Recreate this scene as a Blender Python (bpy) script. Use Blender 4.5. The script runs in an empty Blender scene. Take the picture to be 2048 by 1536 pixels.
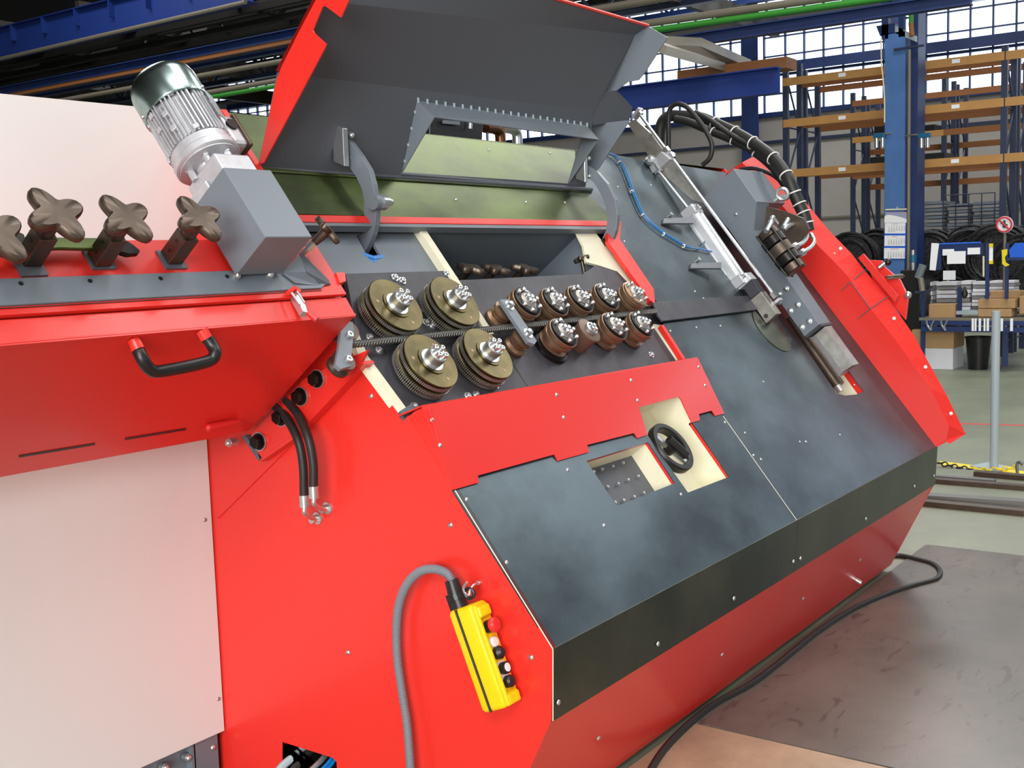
import bpy, bmesh, math, random
import numpy as np
from mathutils import Vector, Matrix
from mathutils.geometry import tessellate_polygon
random.seed(4)
R = math.radians
SC = bpy.context.scene
COL = SC.collection

# ------------------------------------------------------------------ camera
F = 2309.0
CAM = np.array([0, 0, 1.75])
def _basis(yaw, pit, rol):
    f = np.array([math.cos(yaw)*math.cos(pit), math.sin(yaw)*math.cos(pit), -math.sin(pit)])
    r = np.array([math.sin(yaw), -math.cos(yaw), 0]); u = np.cross(r, f)
    return r*math.cos(rol)+u*math.sin(rol), -r*math.sin(rol)+u*math.cos(rol), f
cr, cu, cf = _basis(R(35.7), R(6.19), R(-1.82))
cam = bpy.data.cameras.new('camera'); co = bpy.data.objects.new('camera', cam); COL.objects.link(co)
cam.sensor_fit = 'HORIZONTAL'; cam.sensor_width = 36; cam.lens = F/2048*36; cam.clip_start = .02; cam.clip_end = 300
m = Matrix([[cr[i], cu[i], -cf[i], CAM[i]] for i in range(3)] + [[0, 0, 0, 1]])
co.matrix_world = m
SC.camera = co
SC.view_settings.view_transform = 'Standard'; SC.view_settings.look = 'None'
SC.view_settings.gamma = 1; SC.view_settings.use_curve_mapping = False
SC.view_settings.exposure = 0.15

# ------------------------------------------------------------------ world and light
w = bpy.data.worlds.new('world'); SC.world = w; w.use_nodes = True
bg = w.node_tree.nodes['Background']; bg.inputs[0].default_value = (.86, .93, 1, 1); bg.inputs[1].default_value = 3.2
def area(name, loc, target, sx, sy, power, color=(1, 1, 1)):
    l = bpy.data.lights.new(name, 'AREA'); l.shape = 'RECTANGLE'; l.size = sx; l.size_y = sy
    l.energy = power; l.color = color
    o = bpy.data.objects.new(name, l); COL.objects.link(o); o.location = loc
    o.rotation_euler = (Vector(target)-Vector(loc)).to_track_quat('-Z', 'Y').to_euler()
    return o
# unseen area lights added behind, beside and overhead for shading; no openings there
area('rear_high_fill', (-7, -3.0, 8.2), (3, 2.6, 1.0), 5, 3, 700, (1, .98, .95))
area('rear_low_fill', (-11, -4, 3.4), (3, 2.4, .8), 8, 4.5, 1750, (1, .98, .96))
area('side_fill', (1.5, -11, 5.5), (3, 3, 0.6), 14, 5, 220, (.95, .98, 1))
for i, (x, y, e) in enumerate([(1, -1.5, 230), (5, 1.5, 240), (9, -2.5, 260), (13, 3, 420), (16, -3, 420), (20, 6, 900), (25, 10, 1100), (5, 13, 260), (12, 20, 420), (21, 20, 500)]):
    area('overhead_fill', (x, y, 10.2), (x, y, 0), 2.6 if i else 5, 4.5, e, (1, .985, .96))  # added fill panels under the closed ceiling, which has no skylights

# ------------------------------------------------------------------ measuring helpers (world metres)
A = R(52.0)                                   # slope of the machine's working face
E1 = np.array([1., 0, 0]); E2 = np.array([0, math.cos(A), math.sin(A)]); E3 = np.array([0, -math.sin(A), math.cos(A)])
O0 = np.array([0, 1.69, 0.70])
def S(u, v, w): return O0 + E1*u + E2*v + E3*w          # machine-face frame -> world
def ray(x, y): return cf + cr*(x-1024)/F - cu*(y-768)/F
def PX(x, y, X): d = ray(x, y); return CAM + d*(X-CAM[0])/d[0]
def PY(x, y, Y): d = ray(x, y); return CAM + d*(Y-CAM[1])/d[1]
def PZ(x, y, Z=0): d = ray(x, y); return CAM + d*(Z-CAM[2])/d[2]
def PN(x, y, p0, n): d = ray(x, y); return CAM + d*((np.array(p0)-CAM)@n)/(d@n)
def U(x, y, w=0): return PN(x, y, S(0, 0, w), E3)       # point on the face at height w
def W(x, y, v): return PN(x, y, S(0, v, 0), E2)         # point on the plane v = const
def uvw(p): p = np.array(p)-O0; return p[0], p@E2, p@E3
def N(v): v = np.array(v, float); return v/np.linalg.norm(v)

# ------------------------------------------------------------------ materials
def lin(c): return tuple((x/255/12.92 if x/255 <= .04045 else ((x/255+.055)/1.055)**2.4) for x in c)
MATS = {}
def mat(name, rgb, rough=.5, metal=0, noise=0, nscale=6, coat=0, bump=0, bscale=80, spec=.5, stretch=None, rgb2=None, rvar=0):
    m = bpy.data.materials.new(name); m.use_nodes = True; nt = m.node_tree; b = nt.nodes['Principled BSDF']
    c = lin(rgb); b.inputs['Base Color'].default_value = (*c, 1); b.inputs['Roughness'].default_value = rough
    b.inputs['Metallic'].default_value = metal; b.inputs['Specular IOR Level'].default_value = spec
    if coat: b.inputs['Coat Weight'].default_value = coat; b.inputs['Coat Roughness'].default_value = .12
    tc = nt.nodes.new('ShaderNodeTexCoord'); mp = nt.nodes.new('ShaderNodeMapping'); nt.links.new(tc.outputs['Object'], mp.inputs[0])
    if stretch: mp.inputs['Scale'].default_value = stretch
    if noise or rgb2:
        n = nt.nodes.new('ShaderNodeTexNoise'); n.inputs['Scale'].default_value = nscale; n.inputs['Detail'].default_value = 6
        n.inputs['Roughness'].default_value = .6
        nt.links.new(mp.outputs[0], n.inputs[0])
        cr_ = nt.nodes.new('ShaderNodeValToRGB'); nt.links.new(n.outputs[0], cr_.inputs[0])
        c2 = lin(rgb2) if rgb2 else tuple(x*(1-noise) for x in c)
        cr_.color_ramp.elements[0].position = .38; cr_.color_ramp.elements[1].position = .64
        cr_.color_ramp.elements[0].color = (*c2, 1); cr_.color_ramp.elements[1].color = (*c, 1)
        nt.links.new(cr_.outputs[0], b.inputs['Base Color'])
        if rvar:
            mr = nt.nodes.new('ShaderNodeMapRange'); nt.links.new(n.outputs[0], mr.inputs[0])
            mr.inputs[1].default_value = .35; mr.inputs[2].default_value = .65
            mr.inputs[3].default_value = rough-rvar; mr.inputs[4].default_value = rough+rvar
            nt.links.new(mr.outputs[0], b.inputs['Roughness'])
    if bump:
        n2 = nt.nodes.new('ShaderNodeTexNoise'); n2.inputs['Scale'].default_value = bscale; nt.links.new(mp.outputs[0], n2.inputs[0])
        bp = nt.nodes.new('ShaderNodeBump'); bp.inputs['Strength'].default_value = bump; bp.inputs['Distance'].default_value = .002
        nt.links.new(n2.outputs[0], bp.inputs['Height']); nt.links.new(bp.outputs[0], b.inputs['Normal'])
    MATS[name] = m; return m
RED = mat('red_paint', (222, 44, 36), .38, coat=.25, bump=.12, bscale=220)
CREAM = mat('cream_paint', (222, 224, 222), .5, bump=.08, bscale=200)
IVORY = mat('ivory_paint', (226, 222, 196), .5)
STEEL = mat('bare_steel_sheet', (110, 112, 98), .42, .9, rgb2=(74, 80, 72), nscale=1.6, rvar=.05, stretch=(.8, 1.6, .6))
STEELB = mat('blue_tint_steel', (106, 120, 128), .41, .9, rgb2=(64, 75, 80), nscale=1.5, rvar=.05, stretch=(.8, 1.6, .6))  # blue tint puts reflections into the colour of the lower covers
OLIVE = mat('olive_tint_steel', (100, 114, 66), .40, .9, rgb2=(58, 66, 44), nscale=1.8, rvar=.05, stretch=(.6, 1.6, .6))  # olive tint paints green reflections into the upper cover's colour
GREY = mat('grey_paint', (108, 117, 126), .42, bump=.06, bscale=300)
DGREY = mat('dark_grey_paint', (84, 89, 98), .5, bump=.08, bscale=300)
PLATE = mat('phosphated_plate', (72, 73, 80), .5, .3, noise=.3, nscale=9)
CHROME = mat('zinc_chrome', (205, 210, 212), .3, .9)
ALU = mat('cast_aluminium', (200, 201, 206), .42, .55, noise=.12, nscale=30)
ALUB = mat('extruded_aluminium', (225, 228, 232), .38, .5)
ZINC = mat('zinc_cowl', (170, 190, 190), .25, 1, rgb2=(135, 155, 148), nscale=7)
BRASS = mat('dark_brass', (108, 98, 66), .34, 1, rgb2=(88, 80, 54), nscale=14)
BRONZE = mat('bronze_edge', (150, 122, 98), .4, .8)
BLACKO = mat('blackened_steel', (36, 34, 33), .28, .7)
IRON = mat('burnished_iron', (98, 86, 76), .38, .8, noise=.2, nscale=20)
BAR = mat('mill_steel', (110, 110, 108), .5, .8)
MACH = mat('machined_steel', (182, 178, 172), .38, .7, rgb2=(150, 146, 140), nscale=12)
BLK = mat('black_plastic', (22, 22, 24), .38)
RUB = mat('black_rubber', (30, 30, 30), .5)
CONDUIT = mat('grey_conduit', (128, 134, 142), .5)
YEL = mat('yellow_plastic', (250, 205, 8), .4, noise=.05, nscale=20)
REDP = mat('red_plastic', (214, 40, 38), .4)
WHT = mat('white_plastic', (228, 226, 224), .45)
BLUEP = mat('blue_tube', (20, 120, 200), .35)
TEAL = mat('teal_tube', (24, 92, 130), .35)
BLUE = mat('blue_steelwork', (24, 50, 104), .5, noise=.25, nscale=3)
BLUEL = mat('blue_column', (74, 116, 178), .5, noise=.12, nscale=4)
CRANE = mat('crane_blue', (16, 48, 122), .6)
NAVY = mat('navy_upright', (38, 48, 74), .5)
ORANGE = mat('orange_beam', (186, 138, 78), .5, noise=.1, nscale=6)
ORANGED = mat('brown_beam', (136, 86, 46), .6)
GREEN = mat('green_pipe', (56, 140, 50), .4)
PIPE = mat('grey_pipe', (118, 112, 98), .45)
WALLM = mat('grey_wall', (162, 158, 154), .8, noise=.06, nscale=2)
ROOFM = mat('dark_roof', (34, 32, 28), .8)
CARD = mat('cardboard', (176, 142, 100), .75, noise=.08, nscale=12)
CARDW = mat('white_carton', (222, 224, 230), .6)
PAPER = mat('white_paper', (240, 242, 246), .6)
PLASTB = mat('stack_grey', (150, 150, 150), .55, noise=.35, nscale=16, stretch=(1, 1, 12))
COILM = mat('coil_wire', (58, 60, 62), .5, .4, rgb2=(20, 20, 22), nscale=30, bump=1.0, bscale=25)
YCH = mat('yellow_chain', (232, 210, 20), .5)
SBLUE = mat('bright_blue_plastic', (28, 96, 214), .4)
INK = mat('dark_ink', (60, 60, 70), .6)
REDINK = mat('red_ink', (205, 60, 60), .6)
COPPER = mat('copper_tone', (120, 80, 58), .35, .9)
POSTM = mat('pale_grey_post', (158, 172, 178), .45)
SKYP = mat('pale_blue_print', (120, 165, 215), .6, rgb2=(180, 150, 165), nscale=6)

def floor_mat(name, c1, c2, scale, rough, stain=None, metal=0):
    m = bpy.data.materials.new(name); m.use_nodes = True; nt = m.node_tree; b = nt.nodes['Principled BSDF']
    tc = nt.nodes.new('ShaderNodeTexCoord')
    n = nt.nodes.new('ShaderNodeTexNoise'); n.inputs['Scale'].default_value = scale; n.inputs['Detail'].default_value = 9; n.inputs['Roughness'].default_value = .68
    nt.links.new(tc.outputs['Object'], n.inputs[0])
    r = nt.nodes.new('ShaderNodeValToRGB'); nt.links.new(n.outputs[0], r.inputs[0])
    r.color_ramp.elements[0].position = .34; r.color_ramp.elements[1].position = .62
    r.color_ramp.elements[0].color = (*lin(c2), 1); r.color_ramp.elements[1].color = (*lin(c1), 1)
    last = r.outputs[0]
    if stain:
        mp = nt.nodes.new('ShaderNodeMapping'); nt.links.new(tc.outputs['Object'], mp.inputs[0]); mp.inputs['Scale'].default_value = (2.2, 6, 1); mp.inputs['Rotation'].default_value = (0, 0, .5)
        n3 = nt.nodes.new('ShaderNodeTexNoise'); n3.inputs['Scale'].default_value = 1.6; n3.inputs['Detail'].default_value = 5; n3.inputs['Distortion'].default_value = 2.2
        nt.links.new(mp.outputs[0], n3.inputs[0])
        r3 = nt.nodes.new('ShaderNodeValToRGB'); nt.links.new(n3.outputs[0], r3.inputs[0])
        r3.color_ramp.elements[0].position = .60; r3.color_ramp.elements[0].color = (0, 0, 0, 1)
        r3.color_ramp.elements[1].position = .66; r3.color_ramp.elements[1].color = (.75, .75, .75, 1)
        mx = nt.nodes.new('ShaderNodeMixRGB'); nt.links.new(r3.outputs[0], mx.inputs[0]); nt.links.new(last, mx.inputs[1]); mx.inputs[2].default_value = (*lin(stain), 1)
        last = mx.outputs[0]
    nt.links.new(last, b.inputs['Base Color']); b.inputs['Roughness'].default_value = rough; b.inputs['Metallic'].default_value = metal
    return m
CONC = floor_mat('concrete', (132, 138, 118), (110, 116, 98), .8, .42)
FPLATE = floor_mat('steel_floor_plate', (108, 100, 92), (82, 80, 74), 1.3, .3, stain=(76, 66, 62))
FPLATE2 = floor_mat('beige_floor_plate', (176, 148, 122), (150, 126, 104), 3.0, .4)

def glass():
    m = bpy.data.materials.new('window_glass'); m.use_nodes = True; nt = m.node_tree; nt.nodes.clear()
    o = nt.nodes.new('ShaderNodeOutputMaterial'); mx = nt.nodes.new('ShaderNodeMixShader'); t = nt.nodes.new('ShaderNodeBsdfTransparent')
    g = nt.nodes.new('ShaderNodeBsdfGlossy'); g.inputs['Roughness'].default_value = .1; t.inputs[0].default_value = (.93, .96, 1, 1)
    mx.inputs[0].default_value = .07; nt.links.new(t.outputs[0], mx.inputs[1]); nt.links.new(g.outputs[0], mx.inputs[2]); nt.links.new(mx.outputs[0], o.inputs[0]); return m
GLASS = glass()

# ------------------------------------------------------------------ mesh builder
class MB:
    def __init__(s): s.v = []; s.f = []
    def add(s, vs, fs):
        k = len(s.v); s.v += [tuple(float(c) for c in p) for p in vs]; s.f += [tuple(k+i for i in f) for f in fs]; return s
    def hexa(s, p): return s.add(p, [(0, 3, 2, 1), (4, 5, 6, 7), (0, 1, 5, 4), (1, 2, 6, 5), (2, 3, 7, 6), (3, 0, 4, 7)])
    def box(s, a, b, fr=None):
        (x0, y0, z0), (x1, y1, z1) = a, b
        p = [(x0, y0, z0), (x1, y0, z0), (x1, y1, z0), (x0, y1, z0), (x0, y0, z1), (x1, y0, z1), (x1, y1, z1), (x0, y1, z1)]
        if fr: p = [fr(*q) for q in p]
        return s.hexa(p)
    def prism(s, pts, vec, holes=()):
        vec = np.array(vec, float); loops = [list(map(np.array, pts))]+[list(map(np.array, h)) for h in holes]
        flat = [p for l in loops for p in l]; n = len(flat)
        tris = tessellate_polygon([[Vector(p) for p in l] for l in loops])
        fs = [tuple(t) for t in tris]+[tuple(n+i for i in reversed(t)) for t in tris]
        k = 0
        for l in loops:
            L = len(l)
            for i in range(L):
                a = k+i; b = k+(i+1) % L; fs.append((a, b, n+b, n+a))
            k += L
        return s.add(flat+[p+vec for p in flat], fs)
    def loft(s, rings, cap=True, closed=True):
        n = len(rings[0]); vs = [p for r in rings for p in r]; fs = []
        for i in range(len(rings)-1):
            for j in range(n if closed else n-1):
                a = i*n+j; b = i*n+(j+1) % n; fs.append((a, b, b+n, a+n))
        if cap: fs += [tuple(reversed(range(n))), tuple((len(rings)-1)*n+j for j in range(n))]
        return s.add(vs, fs)
    def lathe(s, c, ax, prof, n=24, cap=True):
        ax = N(ax); t = np.array([1, 0, 0]) if abs(ax[0]) < .9 else np.array([0, 1, 0]); a = N(np.cross(ax, t)); b = np.cross(ax, a)
        c = np.array(c, float)
        return s.loft([[c+ax*h+(a*math.cos(2*math.pi*j/n)+b*math.sin(2*math.pi*j/n))*max(r, 1e-4) for j in range(n)] for r, h in prof], cap)
    def cyl(s, p0, p1, r, r1=None, n=14):
        p0 = np.array(p0, float); p1 = np.array(p1, float); d = p1-p0; L = np.linalg.norm(d)
        return s.lathe(p0, d, [(r, 0), (r if r1 is None else r1, L)], n)
    def tube(s, path, r, n=8, closed=False):
        P = [np.array(p, float) for p in path]; m = len(P); rings = []; prev = None
        for i in range(m):
            if closed: d = P[(i+1) % m]-P[i-1]
            else: d = P[min(i+1, m-1)]-P[max(i-1, 0)]
            d = N(d)
            if prev is None:
                t = np.array([0, 0, 1.]) if abs(d[2]) < .9 else np.array([1., 0, 0]); a = N(np.cross(d, t))
            else: a = N(prev-d*(prev@d))
            prev = a; b = np.cross(d, a); rr = r[i] if hasattr(r, '__len__') else r
            rings.append([P[i]+(a*math.cos(2*math.pi*j/n)+b*math.sin(2*math.pi*j/n))*rr for j in range(n)])
        if closed: rings.append(rings[0]); return s.loft(rings, cap=False)
        return s.loft(rings)
    def ring(s, c, ax, R0, r, n=40, k=8):
        ax = N(ax); t = np.array([1, 0, 0]) if abs(ax[0]) < .9 else np.array([0, 1, 0]); a = N(np.cross(ax, t)); b = np.cross(ax, a)
        return s.tube([np.array(c)+(a*math.cos(2*math.pi*j/n)+b*math.sin(2*math.pi*j/n))*R0 for j in range(n)], r, k, closed=True)
    def ball(s, c, r, ax=(0, 0, 1), n=12, k=7, half=False, flat=1):
        lo = 0 if half else -math.pi/2
        return s.lathe(c, ax, [(r*math.cos(lo+(math.pi/2-lo)*i/k), r*flat*math.sin(lo+(math.pi/2-lo)*i/k)) for i in range(k+1)], n)
    def sheet(s, quad, t):      # thin sheet from 3/4 points with thickness along its normal
        q = [np.array(p, float) for p in quad]; n = N(np.cross(q[1]-q[0], q[2]-q[0])); return s.prism(q, n*t)
LOC = {}
def _link(name, mb, m, parent, org, smooth, bev):
    me = bpy.data.meshes.new(name); o3 = org
    me.from_pydata([(a-o3[0], b-o3[1], c-o3[2]) for a, b, c in mb.v], [], mb.f); 
    bm = bmesh.new(); bm.from_mesh(me)
    bmesh.ops.remove_doubles(bm, verts=bm.verts, dist=1e-6); bmesh.ops.recalc_face_normals(bm, faces=bm.faces)
    bm.to_mesh(me); bm.free()
    o = bpy.data.objects.new(name, me); COL.objects.link(o); me.materials.append(m)
    if parent: o.parent = parent
    if smooth:
        me.polygons.foreach_set('use_smooth', [True]*len(me.polygons)); me.update()
        try: me.set_sharp_from_angle(angle=R(38))
        except Exception: pass
    if bev:
        b = o.modifiers.new('bevel', 'BEVEL'); b.width = bev; b.segments = 2; b.limit_method = 'ANGLE'; b.angle_limit = R(40)
    return o
def thing(name, label, cat, loc=(0, 0, 0), group=None, rot=None):
    o = bpy.data.objects.new(name, None); COL.objects.link(o); o.empty_display_size = .05; o.location = tuple(float(x) for x in loc)
    if rot: o.rotation_euler = rot
    o['label'] = label; o['category'] = cat
    if group: o['group'] = group
    LOC[o.name] = (0, 0, 0) if rot or loc is None else tuple(float(x) for x in loc)
    return o
def part(name, mb, m, parent, smooth=False, bev=0, label=None, kind=None):
    org = LOC[parent.name]; o = _link(name, mb, m, parent, org, smooth, bev); LOC[o.name] = org
    if label: o['label'] = label
    if kind: o['kind'] = kind
    return o
def solo(name, mb, m, label, cat, group=None, smooth=False, bev=0, kind=None):
    a = np.array(mb.v); c = a.mean(0); c[2] = a[:, 2].min(); c = tuple(float(x) for x in c)
    o = _link(name, mb, m, None, c, smooth, bev); o.location = c; o['label'] = label; o['category'] = cat; LOC[o.name] = c
    if group: o['group'] = group
    if kind: o['kind'] = kind
    return o
def struct(name, mb, m, parent=None, smooth=False, bev=0):
    org = LOC[parent.name] if parent else (0, 0, 0)
    o = _link(name, mb, m, parent, org, smooth, bev); LOC[o.name] = org
    if not parent: o['kind'] = 'structure'
    return o
KIDS = {}
def copy_tree(o, label=None, group=None, parent=None):
    c = o.copy(); COL.objects.link(c); c.parent = parent
    if label: c['label'] = label
    if group: c['group'] = group
    for ch in o.children: copy_tree(ch, None, None, c)
    return c
def smooth_path(pts, n=8):
    P = [np.array(p, float) for p in pts]; P = [2*P[0]-P[1]]+P+[2*P[-1]-P[-2]]; out = []
    for i in range(1, len(P)-2):
        for k in range(n):
            t = k/n; a, b, c, d = P[i-1:i+3]
            out.append(.5*((2*b)+(-a+c)*t+(2*a-5*b+4*c-d)*t*t+(-a+3*b-3*c+d)*t**3))
    out.append(P[-2]); return out
def screws(parent, pts, nrm, r=.006, name='screw', m=None):
    first = None
    for p in pts:
        p = np.array(p, float)
        if first is None:
            mb = MB(); mb.ball((0, 0, 0), r, nrm, 8, 3, True, .6)
            me_o = _link(name, mb, m or CHROME, parent, (0, 0, 0), True, 0); first = me_o
            o = me_o
        else:
            o = first.copy(); COL.objects.link(o)
        org = LOC[parent.name]; o.location = (p[0]-org[0], p[1]-org[1], p[2]-org[2])
    return first
def text_mesh(s, size, origin, ex, ey, parent, m, name='lettering', depth=.0006, align='LEFT'):
    cu_ = bpy.data.curves.new('t', 'FONT'); cu_.body = s; cu_.size = size; cu_.extrude = depth; cu_.align_x = align; cu_.resolution_u = 2
    ob = bpy.data.objects.new('t', cu_); COL.objects.link(ob)
    dg = bpy.context.evaluated_depsgraph_get(); me = bpy.data.meshes.new_from_object(ob.evaluated_get(dg))
    bpy.data.objects.remove(ob)
    ex = N(ex); ey = N(ey); ez = np.cross(ex, ey); org = LOC[parent.name]; o3 = np.array(origin)-np.array(org)
    me.transform(Matrix([[ex[i], ey[i], ez[i], o3[i]] for i in range(3)]+[[0, 0, 0, 1]]))
    me.materials.clear(); me.materials.append(m)
    o = bpy.data.objects.new(name, me); COL.objects.link(o); o.parent = parent; LOC[o.name] = org; return o

# ================================================================== THE HALL
X0H, X1H, Y0H, Y1H, ZR = -14, 30, -16, 38, 10.5
struct('floor', MB().box((X0H, Y0H, -.2), (X1H+.4, Y1H, 0)), CONC)
struct('ceiling', MB().box((X0H, Y0H, ZR), (X1H+.4, Y1H, ZR+.3)), ROOFM)
ZT = 7.62
ZW = 5.42                                     # window sill height of the end wall
struct('wall_end', MB().box((X1H, Y0H, 0), (X1H+.3, Y1H, ZW)).box((X1H, Y0H, 9.35), (X1H+.3, Y1H, ZR)).box((X1H, Y0H, ZW), (X1H+.3, -14.5, 9.35)).box((X1H, 4.9, ZW), (X1H+.3, 5.2, 9.35)).box((X1H, Y0H, ZT), (X1H+.3, Y1H, 8.0))
       .box((X1H, 23.1, ZW), (X1H+.3, 30.4, 9.35)).box((X1H, 36.6, ZW), (X1H+.3, Y1H, 9.35)), WALLM)
struct('wall_left', MB().box((X0H, Y1H, 0), (X1H, Y1H+.3, ZR)), WALLM)
struct('wall_right', MB().box((X0H, Y0H-.3, 0), (X1H, Y0H, ZR)), WALLM)
struct('wall_rear', MB().box((X0H-.3, Y0H, 0), (X0H, Y1H, ZR)), WALLM)
# glazed bands of the end wall, pane by pane
pane_me = None
def window(idx, ya, yb, z0=ZW, z1=ZT, ref=12.25, k_=1):
    global pane_me
    py, pz = .525*k_, .5*k_
    w_ = bpy.data.objects.new('window_%d' % idx, None); COL.objects.link(w_); w_['kind'] = 'structure'; w_.location = (X1H, ya, z0); LOC[w_.name] = (X1H, ya, z0)
    n0 = math.ceil((ya-ref)/py); n1 = math.floor((yb-ref)/py)
    ys = [ya]+[ref+i*py for i in range(n0, n1+1) if ya+.1 < ref+i*py < yb-.1]+[yb]
    zs = [z0]; 
    while zs[-1]+pz < z1-.1: zs.append(zs[-1]+pz)
    zs.append(z1)
    mb = MB()
    for y in ys: mb.box((X1H-.03, y-.02, z0), (X1H+.06, y+.02, z1))
    for i, z in enumerate(zs): t = .035 if i in (0, 2, 6) else .018; mb.box((X1H-.028, ya, z-t), (X1H+.055, yb, z+t))
    part('window_frame', mb, BLUE, w_)
    for i in range(len(ys)-1):
        for j in range(len(zs)-1):
            p = MB().box((X1H+.01, ys[i]+.015, zs[j]+.012), (X1H+.016, ys[i+1]-.015, zs[j+1]-.012))
            part('pane', p, GLASS, w_)
window(1, 5.2, 12.85); window(2, 13.3, 23.1); window(3, 30.4, 36.6); window(4, 5.2, 23.1, 8.0, 9.35); window(5, 30.4, 36.6, 8.0, 9.35); window(6, -14.5, 4.9, k_=2); window(7, -14.5, 4.9, 8.0, 9.35, k_=2)
# sills and wall rails
mb = MB(); mb.box((X1H-.12, 5, ZT), (X1H, 37, ZT+.2)); mb.box((X1H-.14, 5, 6.47), (X1H-.03, 13, 6.72)); mb.box((X1H-.10, 5, ZW-.1), (X1H, 37, ZW+.02)); struct('trim_1', mb, BLUE)
struct('trim_2', MB().box((X1H-.07, 5, 4.62), (X1H, 24, 4.70)), NAVY)
struct('trim_3', MB().box((X1H-.05, 6, 2.55), (X1H, 13, 2.6)).box((X1H-.05, 11.6, 0), (X1H, 11.66, 2.6)).box((X1H-.05, 6, 1.72), (X1H, 13, 1.75)), PIPE)
# wall columns
for yc, lab in ((13.08, 'blue steel wall column behind the left end of the orange racks'), (17.95, 'narrow blue wall column seen below the crane girder, right of the raised hood'), (9.2, 'blue wall column behind the racks right of the calendar column')):
    wd = .24 if yc < 15 else .12
    r0 = thing('wall_column', lab, 'column', (X1H-.25, yc, 0))
    part('flange', MB().box((X1H-.45, yc-wd, 0), (X1H-.42, yc+wd, 9.4)), BLUE, r0)
    part('web', MB().box((X1H-.42, yc-.02, 0), (X1H-.05, yc+.02, 9.4)), BLUE, r0)

# big blue column with the calendar
cy0, cy1, cxx = 5.30, 5.60, 17.5
col = thing('hall_column', 'pale blue steel column carrying the wall calendar', 'column', (cxx+.2, 5.4, 0))
part('column_shaft', MB().box((cxx, cy0, 0), (cxx+.3, cy1, 4.88)), BLUEL, col, bev=.005)
part('column_flange', MB().box((cxx+.05, cy0-.17, 0), (cxx+.42, cy0-.06, 6.0)), BLUE, col)
part('corbel', MB().prism([PX(1752, 52, cxx), PX(1790, 46, cxx), PX(1790, 66, cxx), PX(1760, 72, cxx)], (.5, 0, 0)), BLUE, col)
part('corbel_plate', MB().hexa([PX(1790, 51, cxx), PX(1790, 66, cxx), PX(1833, 84, cxx), PX(1833, 72, cxx)] + [q+np.array([.04, 0, 0]) for q in (PX(1790, 51, cxx), PX(1790, 66, cxx), PX(1833, 84, cxx), PX(1833, 72, cxx))]), POSTM, col)
part('upper_stub', MB().box((cxx, 5.55, 4.8), (cxx+.1, 5.65, 5.6)).box((cxx, 5.33, 4.8), (cxx+.1, 5.40, 5.6)), BLUE, col)
part('bracket_bar', MB().prism([PX(1787, 97, cxx-.05), PX(1848, 88, cxx-.05), PX(1848, 92, cxx-.05), PX(1787, 101, cxx-.05)], (.04, 0, 0)), NAVY, col)
part('conduit_pipe', MB().cyl((cxx-.02, 5.235, .2), (cxx-.02, 5.235, 4.6), .025).cyl((cxx+.1, 5.16, .2), (cxx+.1, 5.16, 4.6), .015), PIPE, col, smooth=True)
gp = solo('green_down_pipe', MB().tube([PX(1824, -20, cxx-.1), PX(1822, 46, cxx-.1)], .035, 10), GREEN, 'green pipe dropping vertically beside the top of the calendar column', 'pipe', smooth=True)
part('pipe_end', MB().tube([PX(1822, 46, cxx-.1), PX(1824, 72, cxx-.1)], .038, 10), ORANGED, gp)
# filter regulators hanging at the column
for px_, lab in ((1759, 'air filter unit with two glass bowls left of the blue calendar column'), (1849, 'air filter unit with two glass bowls right of the blue calendar column')):
    p = PX(px_, 276, cxx-.1); fr = thing('air_filter', lab, 'air filter', p-np.array([0, 0, .16]), 'air filter units on the column')
    part('filter_head', MB().box(tuple(p-np.array([.04, .085, 0])), tuple(p+np.array([.04, .085, .07]))), TEAL, fr, bev=.006)
    for dy in (-.045, .045): part('bowl', MB().cyl(p+np.array([0, dy, 0]), p+np.array([0, dy, -.14]), .032), CHROME, fr, smooth=True)
    part('supply_pipe', MB().tube([p+np.array([0, 0, .05]), p+np.array([0, (5.3-p[1])*.5, .06]), (cxx, 5.3 if px_ > 1800 else 5.6, p[2]+.06)], .012, 6), PIPE, fr)

solo('yellow_cable', MB().tube(smooth_path([PX(1762, 78, cxx-.12), PX(1763, 130, cxx-.12), PX(1766, 156, cxx-.12), PX(1769, 200, cxx-.12), PX(1769, 245, cxx-.12)], 5), .010, 6), IVORY, 'pale yellow cable hanging down left of the calendar column', 'cable', smooth=True)
# calendar (three month sheets)
cx_ = cxx-.02
def cq(a): return [PX(x, y, cx_) for x, y in a]
cal = thing('calendar', 'three month wall calendar hanging on the blue column', 'calendar', PX(1790, 520, cx_))
part('backing_board', MB().prism(cq([(1770, 424), (1813, 424), (1811, 518), (1767, 519)]), (.008, 0, 0)), SBLUE, cal, label='blue backing board')
part('header_print', MB().prism(cq([(1771, 424), (1814, 424), (1813, 445), (1769, 445)]), (-.004, 0, 0)), SKYP, cal, label='sky blue picture header')
hp = [(1769.5, 432)]+[(1769.5+44*t, 429.5+9*t*t) for t in (.15, .3, .45, .6, .8, 1)]+[(1813.5, 445.5), (1769, 445.5)]
part('header_curve', MB().prism([q-np.array([.005, 0, 0]) for q in cq(hp)], (-.002, 0, 0)), PAPER, cal, label='white curved header field')
part('hanger_strip', MB().tube(cq([(1771, 419.5), (1814, 418.5)]), .012, 8).tube(cq([(1793, 419), (1795, 413)]), .006, 6), IVORY, cal)
months = [('JUNI 2010', 1, 30, 446, 468), ('JULI 2010', 3, 31, 471, 493), ('AUGUST 2010', 6, 31, 496, 518)]
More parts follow.
